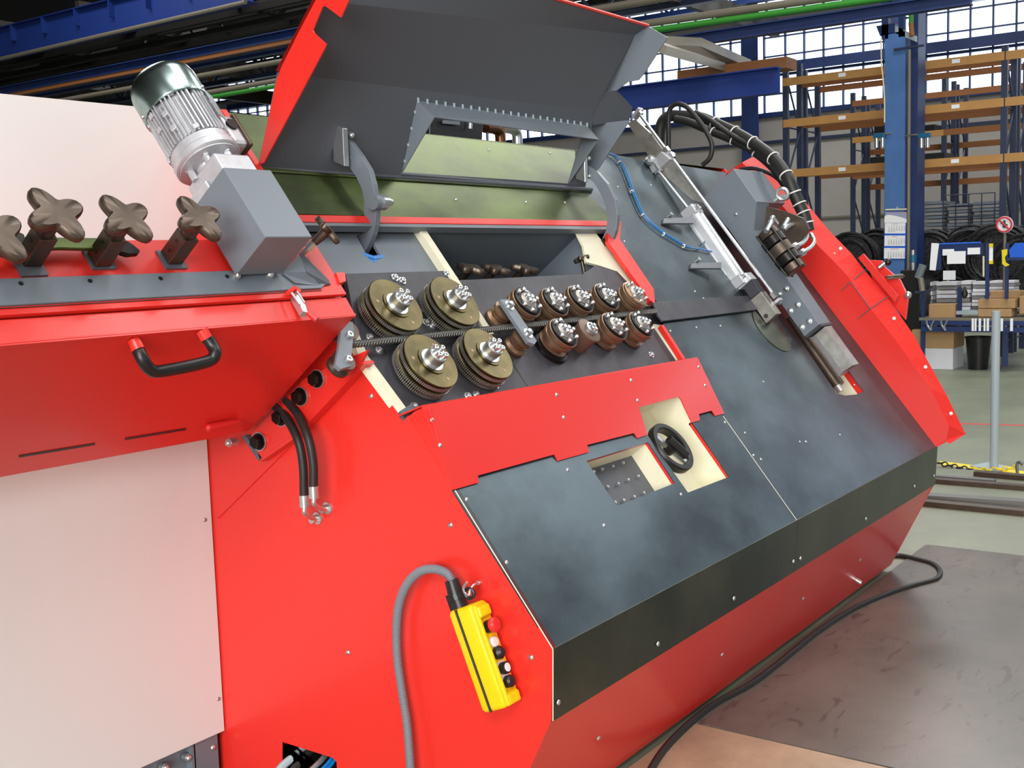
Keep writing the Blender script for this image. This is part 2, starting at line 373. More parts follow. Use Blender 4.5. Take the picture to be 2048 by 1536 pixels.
for mname, first, nd, ya, yb in months:
    xl = 1770-(ya-446)*.03; xr = 1811-(ya-446)*.02
    pg = part('month_sheet', MB().prism(cq([(xl, ya), (xr, ya), (xr-.4, yb-1), (xl-.4, yb-1)]), (-.004, 0, 0)), PAPER, cal)
    p0 = PX(xl, ya, cx_-.006); ex = PX(xr, ya, cx_-.006)-p0; wdt = np.linalg.norm(ex); ex = N(ex); ey = np.array([0, 0, 1.]); hgt = (PX(xl, ya, cx_)-PX(xl, yb, cx_))[2]
    text_mesh(mname, hgt*.12, p0+ex*wdt*.5-ey*hgt*.13, ex, ey, pg, REDINK, align='CENTER')
    rows = {}; 
    for d in range(1, nd+1):
        k = first+d-1; rows.setdefault((k % 7 == 6, k//7, k % 7), d)
    for sun in (False, True):
        body = MB()
    for (sun, r_, c_), d in rows.items(): pass
    for c_ in range(7):
        ds = [(k[1], d) for k, d in rows.items() if k[2] == c_]
        lines = ['']*6
        for r_, d in ds: lines[r_] = str(d)
        t = text_mesh('\n'.join(lines), hgt*.125, p0+ex*wdt*(.2+c_*.125)-ey*hgt*.3, ex, ey, pg, REDINK if c_ == 6 else INK, align='CENTER', name='day_numbers')

# ---------------------------------------------------------------- roof steelwork and pipes (all run along Y)
def beam(name, y0, y1, x, z0, z1, m, label, cat, wd=.12, parts=None):
    r0 = thing(name, label, cat, (x, (y0+y1)/2, z0))
    part('web', MB().box((x, y0, z0), (x+.02, y1, z1)), m, r0)
    part('lower_flange', MB().box((x-wd, y0, z0-.02), (x+wd, y1, z0)), m, r0)
    part('upper_flange', MB().box((x-wd, y0, z1), (x+wd, y1, z1+.02)), m, r0)
    return r0
g = beam('crane_girder', 17.4, 33, 16, 6.88, 7.55, CRANE, 'deep blue crane girder across the upper left of the hall', 'girder', .14)
part('cable_rail', MB().tube([(15.8, 17.4, 6.84), (15.8, 33, 6.80)], .045, 8), PIPE, g, smooth=True)
for i in range(12): part('stiffener', MB().box((15.86, 18+i*1.25, 7.2), (16, 18.03+i*1.25, 7.55)), CRANE, g)
beam('roof_beam', 2, 33, 17.2, 6.26, 6.5, BLUE, 'long blue roof beam below the deep crane girder', 'beam', .1)
g = beam('roof_beam', 2, 33, 15.9, 6.02, 6.16, BLUE, 'long blue roof beam with a brown strip under it, lowest at upper left', 'beam', .1)
part('brown_strip', MB().box((15.82, 14, 5.92), (15.9, 33, 6.0)), ORANGED, g)
g = beam('roof_beam', 4.0, 10.2, 16, 4.84, 4.97, BLUE, 'blue beam running from the raised hood to the top of the calendar column', 'beam', .08)
g = beam('roof_beam', 1.5, 5.2, 16.4, 5.0, 5.2, BLUE, 'blue beam over the window band right of the calendar column', 'beam', .08)
# crane beam under right windows + end carriage
g = beam('crane_girder', 6.62, 14.5, 16, 4.0, 4.33, CRANE, 'dark blue girder crossing the windows right of the raised hood', 'girder', .1)
solo('brown_box_beam', MB().box((16.2, 6.6, 4.36), (16.6, 8.35, 4.52)), ORANGED, 'red brown box beam lying on the dark blue girder', 'beam')
solo('crane_runway', MB().prism([PX(1280, 88, 13), PX(1400, 92, 15), PX(1500, 135, 17.0), PX(1480, 150, 17.0), PX(1330, 110, 13.5)], (.05, .0, .12)), PIPE, 'grey brown runway beam slanting away under the roof above the dark blue girder', 'beam')
def lp(name, pts, r, m, label, cat='pipe'): return solo(name, MB().tube(pts, r, 10), m, label, cat, smooth=True)
lp('ceiling_pipe', [(16, 33, 5.68), (16, 16, 5.66)], .05, PIPE, 'grey ceiling pipe behind the motor at upper left')
lp('ceiling_pipe', [(16, 15.8, 5.32), (16, 19.5, 5.30)], .05, PIPE, 'short grey ceiling pipe between motor and red hood flange')
lp('ceiling_pipe', [(16, 15.8, 5.22), (16, 19.5, 5.20)], .045, GREEN, 'green ceiling pipe just right of the motor')
lp('ceiling_pipe', [(16, 12.5, 5.62), (16, 5.7, 5.56)], .055, PIPE, 'grey ceiling pipe meeting the top edge of the picture above the hood')
lp('ceiling_pipe', [(16, 10.5, 5.28), (16, 5.0, 5.18)], .055, PIPE, 'upper grey pipe of the pair right of the raised hood')
lp('ceiling_pipe', [(16, 10.5, 5.17), (16, 5.0, 5.07)], .05, GREEN, 'green pipe under the grey one right of the raised hood')
# roof trusses: chords and webs, dark
k = 0
for x, z0, z1, y0, y1 in ((20, 6.9, 7.9, 3, 34), (24, 7.3, 8.5, 3, 36), (27.5, 7.9, 9.2, 3, 36)):
    tr = thing('roof_truss', ['nearest', 'middle', 'farthest'][k]+' dark lattice truss under the hall roof', 'truss', (x, 18, z0))
    part('chord', MB().box((x-.1, y0, z0-.06), (x+.1, y1, z0+.06)), BLUE if k != 1 else NAVY, tr); part('chord', MB().box((x-.1, y0, z1-.06), (x+.1, y1, z1+.06)), NAVY, tr)
    n = int((y1-y0)/1.1)
    for i in range(n):
        a = y0+i*(y1-y0)/n; b = y0+(i+1)*(y1-y0)/n
        if i % 2: a, b = b, a
        part('web_bar', MB().tube([(x, a, z0), (x, b, z1)], .04, 5), ORANGED if i % 5 == 2 else NAVY, tr)
    k += 1
pur = MB(); rnd_ = random.Random(11)
for i in range(40):
    xx = 17.5+i*.3; zz = 7.0+i*.040+rnd_.uniform(-.12, .5); pur.box((xx, 3, zz), (xx+.1, 37, zz+rnd_.uniform(.08, .2)))
for i in range(60):
    xx = rnd_.uniform(18, 28); yy = rnd_.uniform(4, 36); zz = 7.1+(xx-17)*.12; pur.tube([(xx, yy, zz), (xx+rnd_.uniform(-1, 1), yy+rnd_.uniform(-1.4, 1.4), zz+.9)], .045, 4)
for i in range(9): pur.box((16, 5+i*3.6, 7.3), (29.5, 5.15+i*3.6, 7.75))
struct('trim_4', pur, ROOFM)

# ---------------------------------------------------------------- pallet racks
def upright(name, y, x, depth, top, label, group):
    r0 = thing(name, label, 'rack frame', (x, y, 0), group)
    for xx in (x, x+depth): part('post', MB().box((xx-.04, y-.045, 0), (xx+.04, y+.045, top)), NAVY, r0)
    z = .2; i = 0
    while z+.9 < top:
        a, b = (x, x+depth) if i % 2 else (x+depth, x)
        part('brace', MB().tube([(a, y, z), (b, y, z+.9)], .018, 5), NAVY, r0); 
        if i % 2 == 0: part('cross_bar', MB().tube([(x, y, z+.02), (x+depth, y, z+.02)], .015, 5), NAVY, r0)
        z += .9; i += 1
    return r0
X1r = 19.0; yl = 8.16*X1r/20; yr = 4.48*X1r/20
zs_rack = [(PX(1572, y, X1r)[2]) for y in (157, 240, 340, 478)]
ga = 'upright frames of the front orange racks'
upright('rack_frame', yl, X1r, .62, PX(1572, 119, X1r)[2], 'front rack upright frame at the left end of the orange beams', ga)
upright('rack_frame', yr, X1r, .62, PX(2010, 92, X1r)[2], 'front rack upright frame near the right edge of the picture', ga)
upright('rack_frame', yl, X1r+.85, .62, PX(1572, 130, X1r)[2], 'second rack upright frame standing back to back with the left front one', ga)
upright('rack_frame', yr, X1r+.85, .62, PX(2010, 100, X1r)[2], 'second rack upright frame standing back to back with the right front one', ga)
gb = 'upright frames of the far racks'
X2r = 24.5; ya_ = PX(1706, 300, X2r)[1]; yb_ = PX(1888, 300, X2r)[1]
for yy, dx, t, l in ((ya_, 0, 186, 'far rack upright frame left of the calendar column'), (ya_, .95, 192, 'far rack upright frame just behind the one left of the calendar column'), (yb_, 0, 176, 'far rack upright frame seen between the calendar column and the right front frame'), (yb_, .95, 180, 'rearmost rack upright frame right of the calendar column')):
    upright('rack_frame', yy, X2r+dx, .7, PX(1706, t, X2r)[2], l, gb)
gs = 'orange rack beams'
rown = ['topmost', 'second', 'third', 'lowest']
def rbeam(x, y0, y1, z, m, label, h=.1):
    o = thing('rack_beam', label, 'rack beam', (x, (y0+y1)/2, z-h), gs)
    part('beam_profile', MB().box((x-.05, y0, z-h), (x-.01, y1, z)), m, o)
    part('beam_lip', MB().box((x-.01, y0, z-h*.45), (x+.03, y1, z-h*.35)), m, o)
    return o
for i, z in enumerate(zs_rack):
    m_ = ORANGE
    b_ = rbeam(X1r, yr, yl+.03, z, m_, '%s orange front rack beam left and behind the calendar column' % rown[i], .13 if i < 3 else .09)
    if i < 3: part('load_label', MB().box((X1r-.056, yl-1.05, z-.09), (X1r-.051, yl-.93, z-.03)), PAPER, b_, label='white load label'); part('load_label', MB().box((X1r-.056, yl-2.85, z-.09), (X1r-.051, yl-2.73, z-.03)), PAPER, b_, label='white load label')
    rbeam(X1r+.66, yr, yl, z, ORANGED, '%s brown rear beam of the front rack' % rown[i])
    rbeam(X1r+1.5, yr, yl, z, ORANGED, '%s brown beam of the back to back rack' % rown[i])
    rbeam(X1r, 1.2, yr-.02, z-.0, m_, '%s orange front rack beam right of the right upright frame' % rown[i], .13 if i < 3 else .09)
for i, y_ in enumerate((202, 275, 347)):
    z = PX(1710, y_, X2r)[2]
    rbeam(X2r, yb_, ya_, z, ORANGE if i == 1 else ORANGED, '%s beam of the far rack behind the calendar column' % rown[i], .12)
    rbeam(X2r+1.0, yb_-3, ya_, z-.2, ORANGED, '%s rear beam of the far rack' % rown[i], .12)
    rbeam(X2r, yb_-3.7, yb_, z, ORANGED, '%s beam of the far rack right of the calendar column' % rown[i], .12)
# loads on the rack shelves
ZF = [PX(1710, y_, X2r)[2] for y_ in (202, 275, 347)]
def pbx(px0, py0, px1, py1, X, dep): a = PX(px0, py1, X); b = PX(px1, py0, X); return (X, min(a[1], b[1]), a[2]), (X+dep, max(a[1], b[1]), b[2])
def crate(name, px0, py0, px1, py1, X, dep, m, label, cat, group=None, bev=.01, zb=None):
    a, b = pbx(px0, py0, px1, py1, X, dep)
    if zb is not None: a = (a[0], a[1], zb)
    return solo(name, MB().box(a, b), m, label, cat, group, bev=bev)
crate('dark_load', 1748, 250, 1772, 268, X2r-.05, 1.1, BLK, 'black load on the far rack left of the calendar column', 'load', zb=ZF[1])
crate('dark_load', 1835, 248, 1870, 262, X2r-.05, 1.1, BLK, 'black load on the far rack right of the calendar column', 'load', zb=ZF[1])
crate('dark_load', 1740, 312, 1774, 325, X2r-.05, 1.1, BLK, 'flat black load low on the far rack left of the calendar column', 'load', zb=ZF[2])
crate('dark_load', 1835, 304, 1890, 320, X2r-.05, 1.1, BLK, 'flat black load low on the far rack right of the calendar column', 'load', zb=ZF[2])
for (a0, b0, a1, b1, lab) in ((1838, 400, 1888, 455, 'grey plastic wrapped stack on the lowest shelf beside the calendar column'), (1895, 405, 1938, 452, 'wrapped grey stack in the middle of the lowest shelf'), (1945, 400, 2000, 448, 'dark wrapped stack on the lowest shelf behind the round sign')):
    a, b = pbx(a0, b0, a1, b1, X1r-.01, .70); a = (a[0], a[1], zs_rack[3]+.001); o = thing('wrapped_stack', lab, 'stack', (X1r+.3, (a[1]+b[1])/2, a[2]), 'wrapped stacks on the lowest rack shelf')
    n = 9; h = (b[2]-a[2])/n
    for i in range(n): part('sheet_bundle', MB().box((a[0]+random.uniform(-.02, .02), a[1], a[2]+i*h), (b[0], b[1]+random.uniform(-.02, .01), a[2]+(i+.8)*h)), PLASTB if i % 2 else GREY, o)
# wire mesh grids hanging over the lowest shelf
def mesh_grid(px0, py0, px1, py1, X, n, k, lab):
    a, b = pbx(px0, py0, px1, py1, X, .01); mb = MB()
    for i in range(n+1): y = a[1]+(b[1]-a[1])*i/n; mb.tube([(X, y, a[2]), (X, y, b[2])], .008, 4)
    for i in range(k+1): z = a[2]+(b[2]-a[2])*i/k; mb.tube([(X, a[1], z), (X, b[1], z)], .008, 4)
    solo('wire_grid', mb, NAVY, lab, 'wire grid', 'wire grids on the rack')
mesh_grid(1886, 385, 1990, 458, X1r-.12, 4, 3, 'wire mesh grid in front of the wrapped stacks')

# coils of wire: a pile of thick wound rings
def coil(c, Rr, wd, lab, seed):
    rnd = random.Random(seed); mb = MB(); ax = (1, .15, 0)
    for i in range(26):
        rr = Rr*(1-.35*rnd.random()); off = (rnd.random()-.5)*wd
        mb.ring(np.array(c)+np.array([off, rnd.uniform(-.03, .03), rnd.uniform(-.03, .03)]), (1, rnd.uniform(-.1, .3), rnd.uniform(-.12, .12)), rr, .022, 22, 5)
    mb.lathe(np.array(c)-np.array([wd*.4, 0, 0]), (1, 0, 0), [(Rr*.55, 0), (Rr*.86, .02), (Rr*.9, wd*.4), (Rr*.86, wd*.8), (Rr*.55, wd*.82)], 22)
    solo('wire_coil', mb, COILM, lab, 'wire coil', 'black wire coils', smooth=True)
for cxp, cyp, rr, X_, lab, sd in ((1705, 520, .42, 18.2, 'dark wire coil between the red guard and the calendar', 1), (1757, 505, .36, 18.6, 'dark wire coil just left of the calendar', 7), (1862, 515, .42, 18.3, 'dark wire coil right of the calendar column behind the white slip', 2), (1948, 510, .42, 18.3, 'dark wire coil behind the paper holder', 3), (1998, 515, .5, 18.2, 'dark wire coil below the round sign', 4), (2055, 540, .5, 18.2, 'dark wire coil at the right picture edge', 5)):
    coil(PX(cxp, cyp, X_), rr, .4, lab, sd)
for i, (a0, b0, a1, b1, lab) in enumerate(((1848, 562, 1866, 665, 'narrow wrapped sheet stack behind the carton with the thumb hole'), (1873, 562, 1914, 655, 'wrapped sheet stack behind the open carton'), (1921, 560, 1942, 655, 'wrapped sheet stack between the blue bench posts'), (1944, 562, 1972, 640, 'reddish grey sheet stack left of the blue posts'), (1978, 560, 2030, 625, 'pale wrapped sheet stack behind the tall blue posts'))):
    a, b = pbx(a0, b0, a1, b1, 17.45, .35); o = thing('sheet_stack', lab, 'stack', (18.3, (a[1]+b[1])/2, a[2]), 'wrapped sheet stacks behind the bench')
    n = 11; h = (b[2]-a[2])/n
    for k in range(n): part('sheet_bundle', MB().box((a[0]+random.uniform(-.03, .03), a[1]+random.uniform(0, .02), a[2]+k*h), (b[0], b[1], a[2]+(k+.82)*h)), CARDW if k % 3 else PLASTB, o)

# ---------------------------------------------------------------- bench, posts, cartons
XB = 16.6
bench = thing('work_bench', 'blue steel bench with dangling straps behind the grey post', 'bench', (XB, 3.9, 0))
def bb(px0, py0, px1, py1, X, dep): a, b = pbx(px0, py0, px1, py1, X, dep); return MB().box(a, b)
part('bench_rail', bb(1842, 642, 2075, 650, XB, .05), BLUE, bench); part('bench_rail', bb(1842, 655, 2075, 663, XB, .05), BLUE, bench)
part('bench_top', bb(1838, 636, 2075, 641, XB, .9), PIPE, bench)
for x0 in (2006,): part('leg', bb(x0, 663, x0+9, 733, XB+.02, .06), BLUE, bench)
part('leg', bb(1841, 585, 1849, 732, XB+.02, .06), BLUE, bench)
part('leg', bb(1990, 663, 1996, 722, XB+.8, .06), BLUE, bench)
part('post', bb(1914, 575, 1922, 636, XB+.1, .06), BLUE, bench)
part('tray', bb(1912, 622, 1956, 629, XB+.05, .3), POSTM, bench)
crate('carton', 1857, 608, 1911, 637, XB+.1, .3, CARD, 'open carton with a thumb hole on the left of the bench', 'carton')
crate('carton', 1956, 598, 2030, 617, XB+.1, .35, CARD, 'upper flat carton of the pile behind the grey post', 'carton', 'cartons piled on the bench')
crate('carton', 1955, 618, 2023, 634, XB+.08, .35, CARD, 'lower flat carton of the pile behind the grey post', 'carton', 'cartons piled on the bench')
crate('carton', 1980, 582, 2040, 597, XB+.3, .35, CARD, 'rear carton behind the two tall blue posts', 'carton', 'cartons piled on the bench')
crate('carton', 2038, 592, 2075, 628, XB+.2, .35, CARD, 'carton cut by the right picture edge', 'carton', 'cartons piled on the bench')
for x0, lab in ((1970, 'left tall blue post on the bench with a yellow tipped scale'), (2009, 'right tall blue post on the bench beside the yellow tool')):
    o = solo('blue_post', bb(x0, 486, x0+8, 598, XB+.02, .05), BLUE, lab, 'post', 'tall blue posts on the bench')
    if x0 == 1970: part('scale_strip', bb(1978, 487, 1986, 527, XB, .01), PAPER, o, label='white scale with yellow tips'); part('scale_tip', bb(1978, 487, 1986, 494, XB-.01, .012), YCH, o); part('scale_tip', bb(1978, 521, 1986, 528, XB-.01, .012), YCH, o)
    else: part('yellow_clamp', MB().prism([PX(x, y, XB-.02) for x, y in ((2004, 500), (2015, 498), (2015, 508), (2010, 515), (2012, 525), (2020, 530), (2012, 533), (2005, 528))], (-.02, 0, 0)), YCH, o)
# straps dangling from the bench
for x0, wpx in ((1943, 5), (1949, 4), (1957, 5), (1967, 4), (1973, 5), (2001, 5), (2020, 6)):
    kk = [1943, 1949, 1957, 1967, 1973, 2001, 2020].index(x0); solo('white_strap', bb(x0, 637, x0+wpx, 662, XB-.03, .012), PAPER, ['leftmost', 'second', 'third', 'fourth', 'fifth', 'second to last', 'rightmost'][kk]+' white strap from the left on the bench front rail', 'strap', 'white straps hanging from the bench rail')
for i, x0 in enumerate((1853, 1868, 1882, 1895)):
    mb = MB(); a = PX(x0, 641, XB-.03); b = PX(x0+9-(i % 2)*14, 661, XB-.03); mb.tube([a, (a+b)/2+np.array([0, .02, 0]), b], .014, 5)
    solo('foil_strap', mb, CHROME, ['leftmost', 'second', 'third', 'rightmost'][i]+' shiny foil strap dangling under the open carton', 'strap', 'shiny straps under the open carton')
# blue paper holder
ph = thing('paper_holder', 'blue rack of hanging papers above the bench', 'paper holder', PX(1920, 545, XB))
part('holder_bar', bb(1880, 486, 1965, 512, XB+.05, .1), BLUE, ph); part('holder_top', MB().tube([PX(1880, 488, XB), PX(1962, 485, XB)], .012, 6), SBLUE, ph)
part('sheet', bb(1885, 498, 1908, 511, XB+.0, .01), PAPER, ph); part('sheet', bb(1935, 495, 1960, 509, XB+.0, .01), PAPER, ph); part('sheet', bb(1894, 502, 1931, 528, XB-.03, .01), PAPER, ph)
part('hanging_wire', MB().tube([PX(1967, 512, XB), PX(1967, 553, XB)], .012, 5), IVORY, ph)
solo('hanging_slip', MB().prism([PX(x, y, XB) for x, y in ((1863, 486), (1878, 487), (1871, 541), (1859, 540))], (.01, 0, 0)), PAPER, 'long white slip hanging on a blue bar left of the paper holder', 'paper')
solo('blue_bar', bb(1872, 486, 1882, 540, XB+.03, .04), BLUE, 'short blue upright bar behind the white slip', 'bar')
solo('pale_card', bb(1886, 541, 1911, 560, XB, .01), SKYP if False else CARDW, 'pale blue grey card hanging under the paper holder', 'card')
bin_ = thing('blue_bin', 'bright blue plastic bin at the right picture edge', 'bin', PX(2040, 514, XB))
part('bin_body', MB().prism([PX(x, y, XB) for x, y in ((2018, 500), (2030, 486), (2080, 484), (2080, 514), (2020, 515))], (.3, 0, 0)), SBLUE, bin_)
part('bin_shelf', bb(2012, 514, 2080, 521, XB, .32), BLUE, bin_)
# vice-like tool on stand
vs = thing('bench_tool', 'grey levered tool on a stand left of the bench, right of the calendar column', 'tool', PX(1838, 580, XB))
part('lever', MB().tube([PX(1846, 530, XB), PX(1836, 556, XB)], .055, 8), GREY, vs, smooth=True); part('tool_foot', MB().tube([PX(1841, 556, XB), PX(1845, 582, XB)], .04, 8), PIPE, vs, smooth=True)
part('tool_base', bb(1829, 582, 1850, 587, XB, .2), NAVY, vs); part('handle_bar', MB().tube([PX(1846, 590, XB), PX(1864, 574, XB)], .015, 6), NAVY, vs)
rg = thing('air_regulator', 'teal air regulator at the foot of the calendar column', 'regulator', PX(1827, 535, XB+.4)); p = PX(1826, 518, XB+.4)
part('regulator_body', MB().cyl(p-np.array([0, 0, .05]), p+np.array([0, 0, .06]), .05), TEAL, rg, smooth=True); part('bowl', MB().cyl(p-np.array([0, 0, .2]), p-np.array([0, 0, .05]), .025, .035), CHROME, rg, smooth=True); part('dial', MB().cyl(p+np.array([0, 0, .06]), p+np.array([0, 0, .13]), .03), CHROME, rg, smooth=True)
solo('dark_cabinet', bb(1800, 540, 1840, 690, XB+.3, .7), BLK, 'dark cabinet between the red guard and the bench', 'cabinet', bev=.01)
# round prohibition sign
sg = thing('prohibition_sign', 'round white sign with red ring and diagonal bar over the coils', 'sign', tuple(PX(2009, 463, XB+.5)[:2])+(0,)); p = PX(2009, 449, XB+.5); q = p+np.array([-.02, 0, 0])
part('disc', MB().cyl(p, p+np.array([.01, 0, 0]), .115, n=28), PAPER, sg); part('sign_pole', MB().cyl((p[0]+.03, p[1], 0), (p[0]+.03, p[1], p[2]), .02), PIPE, sg); part('red_ring', MB().ring(q, (1, 0, 0), .098, .013, 32, 6), REDINK, sg)
part('diagonal_bar', MB().tube([q+np.array([0, .07, .07]), q+np.array([0, -.07, -.07])], .012, 6), REDINK, sg)
part('figure', MB().cyl(q+np.array([.008, 0, .04]), q+np.array([.0, 0, .04]), .018, n=10).box(tuple(q+np.array([0, -.02, -.045])), tuple(q+np.array([.008, .02, .02]))).tube([q+np.array([.004, -.045, -.01]), q+np.array([.004, .045, .02])], .01, 5), INK, sg, label='dark figure')
solo('pendulum_weight', MB().lathe(PX(1929, 597, XB), (0, 0, 1), [(.01, 0), (.04, .03), (.045, .08), (.02, .14), (.012, .16)], 12), BLK, 'black weight hanging between the bench posts', 'weight', smooth=True)
# cartons, bin and post on the floor
p = PZ(1880, 736); bx = thing('floor_carton', 'tall carton, brown above and white below, on the floor under the bench', 'carton', (p[0], p[1], 0))
X_ = 16.75; ya, yb, yc = PX(1838, 700, X_)[1], PX(1906, 700, X_)[1], None
part('carton_base', MB().box((X_, yb, 0), (X_+.55, ya+.1, .30)), CARDW, bx, bev=.006, label='white lower half'); part('carton_lid', MB().box((X_-.01, yb-.01, .30), (X_+.56, ya+.1, .56)), CARD, bx, bev=.006, label='brown upper half')
p = PZ(1956, 730)
db = thing('waste_bin', 'black round bin on the floor behind the grey post', 'bin', (16.95, p[1]*16.95/p[0], 0)); c = np.array([16.95, p[1]*16.95/p[0], 0])
part('bin_body', MB().lathe(c, (0, 0, 1), [(.13, 0), (.17, .45), (.18, .46), (.165, .45), (.12, .02)], 24, cap=False), BLK, db, smooth=True)
part('bin_rim', MB().ring(c+np.array([0, 0, .45]), (0, 0, 1), .172, .012, 28, 6), RUB, db, smooth=True)
pb = PZ(1988, 938)
po = thing('barrier_post', 'pale grey barrier post on a flat foot plate', 'post', (pb[0], pb[1], 0)); top = PX(1986, 622, pb[0])[2]
part('post_tube', MB().cyl((pb[0], pb[1], .01), (pb[0], pb[1], top), .032, n=20), POSTM, po, smooth=True)
part('foot_plate', MB().prism([PZ(1940, 934), PZ(1996, 945), PZ(2026, 937), PZ(1975, 927)], (0, 0, .012)), POSTM, po)
# chain: links
ch = thing('barrier_chain', 'low chain, black on the left and yellow towards the grey post', 'chain', PZ(1950, 945)); a = PX(1875, 925, 9.3); b = PX(2036, 934, 9.3); a, b = np.array(a), np.array(b)
nl = 16; d = N(b-a); L = np.linalg.norm(b-a)/nl
for i in range(nl):
    t = (i+.5)/nl; c = a+(b-a)*t-np.array([0, 0, .04*math.sin(math.pi*t)])
    up = np.array([0, 0, 1.]) if i % 2 else np.array([1., 0, 0]); hh = .018; ll = L*.62
    pts = [c+d*ll*math.cos(q)+up*hh*math.sin(q) for q in [k*math.pi/5 for k in range(10)]]
    part('link', MB().tube(pts, .006, 5, closed=True), YCH if i/nl > .42 else BLK, ch)
hb = solo('hook_bar', MB().tube(smooth_path([PX(2046, 930, 9.2), PX(2040, 924, 9.2), PX(2034, 930, 9.2), PX(2035, 955, 9.15), PX(2029, 970, 9.1), PX(2018, 972, 9.1)], 5), .012, 6), BAR, 'bent steel rod standing at the right picture edge by the chain', 'rod', smooth=True)
# steel bars lying on the floor
for i, ((x0, y0), (x1, y1), r_) in enumerate((((1860, 960), (2075, 977), .017), ((1872, 954), (1990, 963), .013), ((1950, 946), (2075, 957), .018), ((1855, 994), (2075, 1008), .021), ((1845, 1005), (2050, 1025), .018))):
    a = PZ(x0, y0, r_); b = PZ(x1, y1, r_)
    solo('floor_bar', MB().box((0, 0, 0), (1, 1, 1), lambda s, t, u_: tuple(a+(b-a)*s+np.array([t-.5, 0, 0])*5*r_+np.array([0, 0, (u_-.5)*2*r_]))), IRON if i % 2 == 0 else BAR,
         ['long dark bar on the floor beyond the machine corner, second pair', 'grey bar resting beside the farther dark bars', 'dark bar on the floor next to the post foot', 'wide dark bar nearer the camera on the floor', 'nearest grey bar lying along the wide dark one'][i], 'steel bar', 'steel bars lying on the floor')
# floor plates and painted lines
struct('trim_5', MB().box((3.745, -2.5, 0), (6.78, 1.92, .008)), FPLATE)
struct('trim_6', MB().box((-1, -2.5, 0), (3.738, 1.92, .006)), FPLATE2)
struct('trim_7', MB().prism([PZ(1878, 929), PZ(2060, 952), PZ(2060, 944), PZ(1878, 922)], (0, 0, .001)), YCH)
struct('trim_8', MB().prism([PZ(1912, 848), PZ(2060, 852), PZ(2060, 850), PZ(1912, 846)], (0, 0, .001)), REDINK)

# ================================================================== THE MACHINE
XN, XM, XF = 2.5, 4.228, 6.16                 # near end, seam, far end (along the machine)
mach = thing('bending_machine', 'large red bar bending machine with sloping steel covers and raised grey hood', 'machine', (4.3, 2.6, 0))
def T(p): return np.array(p, float)
prof = [(1.93, 0.03), (1.70, .50), (1.69, .70)]
top = S(0, 1.965, 0); side = [(XN, y, z) for y, z in prof]+[tuple(S(XN, .775, 0)), tuple(S(XN, .775, -.03)), tuple(S(XN, 1.12, -.03)), tuple(S(XN, 1.12, -.3)), tuple(S(XN, 1.45, -.3)), tuple(S(XN, 1.45, 0)), tuple(S(XN, 1.965, 0)), (XN, 3.25, 2.2), (XN, 3.6, 1.9), (XN, 3.6, .03)]
hole = [PX(x, y, XN) for x, y in ((565, 1484), (664, 1515), (673, 1524), (676, 1570), (565, 1590))]
part('side_plate', MB().prism(side, (.02, 0, 0), [hole]), RED, mach, label='red side plate')
far = [(XF, y, z) for y, z in prof]+[tuple(S(XF, 1.93, 0)), (XF, 3.3, 2.2), (XF, 3.6, 1.9), (XF, 3.6, .03)]
part('far_plate', MB().prism(far, (-.02, 0, 0)), RED, mach)
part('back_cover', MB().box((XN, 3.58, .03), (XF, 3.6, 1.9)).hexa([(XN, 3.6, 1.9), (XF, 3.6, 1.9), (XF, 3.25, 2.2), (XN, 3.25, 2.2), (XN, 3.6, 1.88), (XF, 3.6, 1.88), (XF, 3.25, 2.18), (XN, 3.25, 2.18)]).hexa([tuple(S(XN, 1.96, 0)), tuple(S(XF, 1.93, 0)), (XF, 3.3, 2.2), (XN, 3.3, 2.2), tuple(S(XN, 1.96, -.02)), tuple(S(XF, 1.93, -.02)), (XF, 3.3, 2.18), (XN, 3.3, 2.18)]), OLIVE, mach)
part('inner_frame', MB().box((XN+.05, 3.0, .05), (XF-.1, 3.5, 1.8)), DGREY, mach)
part('kick_plate', MB().box((XN+.03, 2.0, 0), (XF-.03, 2.04, .06)), IVORY, mach, label='pale base rail at the floor')
def skirt(x0, x1): return MB().hexa([(x0, 1.93, .03), (x1, 1.93, .03), (x1, 1.702, .5), (x0, 1.702, .5), (x0, 1.95, .03), (x1, 1.95, .03), (x1, 1.722, .5), (x0, 1.722, .5)])
part('skirt_panel', skirt(XN+.02, XM-.03), RED, mach, label='red lower skirt, near half')
part('skirt_panel', skirt(XM-.027, XF-.02), RED, mach, label='red lower skirt, far half')
def band(x0, x1, m): return part('front_band', MB().hexa([(x0, 1.698, .495), (x1, 1.698, .495), (x1, 1.687, .702), (x0, 1.687, .702), (x0, 1.712, .495), (x1, 1.712, .495), (x1, 1.70, .702), (x0, 1.70, .702)]), m, mach)
band(XN+.001, XM-.0012, STEEL); band(XM+.0012, XF, STEEL)
th = E3*-.004
# --- near slope cover with its two windows
edge = [(905, 980), (957.7, 965), (956, 951), (1109.8, 908.5), (1116.6, 921.5), (1178, 904), (1174.7, 889.7), (1268.7, 865.8), (1275.5, 876), (1294.4, 869.9)]
notch = [(1376, 985), (1458.4, 953.6), (1384, 845)]
edge2 = [(1400, 840.5), (1398, 828), (1424, 821), (1431, 831.6), (1448, 827)]
near = [S(XN+.001, 0, 0)]+[U(*p, 0) for p in edge+notch+edge2]+[S(XM-.002, .5, 0), S(XM-.002, 0, 0)]
hole2 = [U(*p, 0) for p in ((1173, 922), (1296, 884.5), (1350, 966), (1237, 1011), (1231, 1008))]
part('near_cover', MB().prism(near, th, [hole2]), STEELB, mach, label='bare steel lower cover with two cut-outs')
part('seam_lip', MB().prism([S(XM-.002, .0, -.004), S(XM+.002, 0, -.004), S(XM+.002, .50, -.004), S(XM-.002, .50, -.004)], E3*.0045), IVORY, mach)
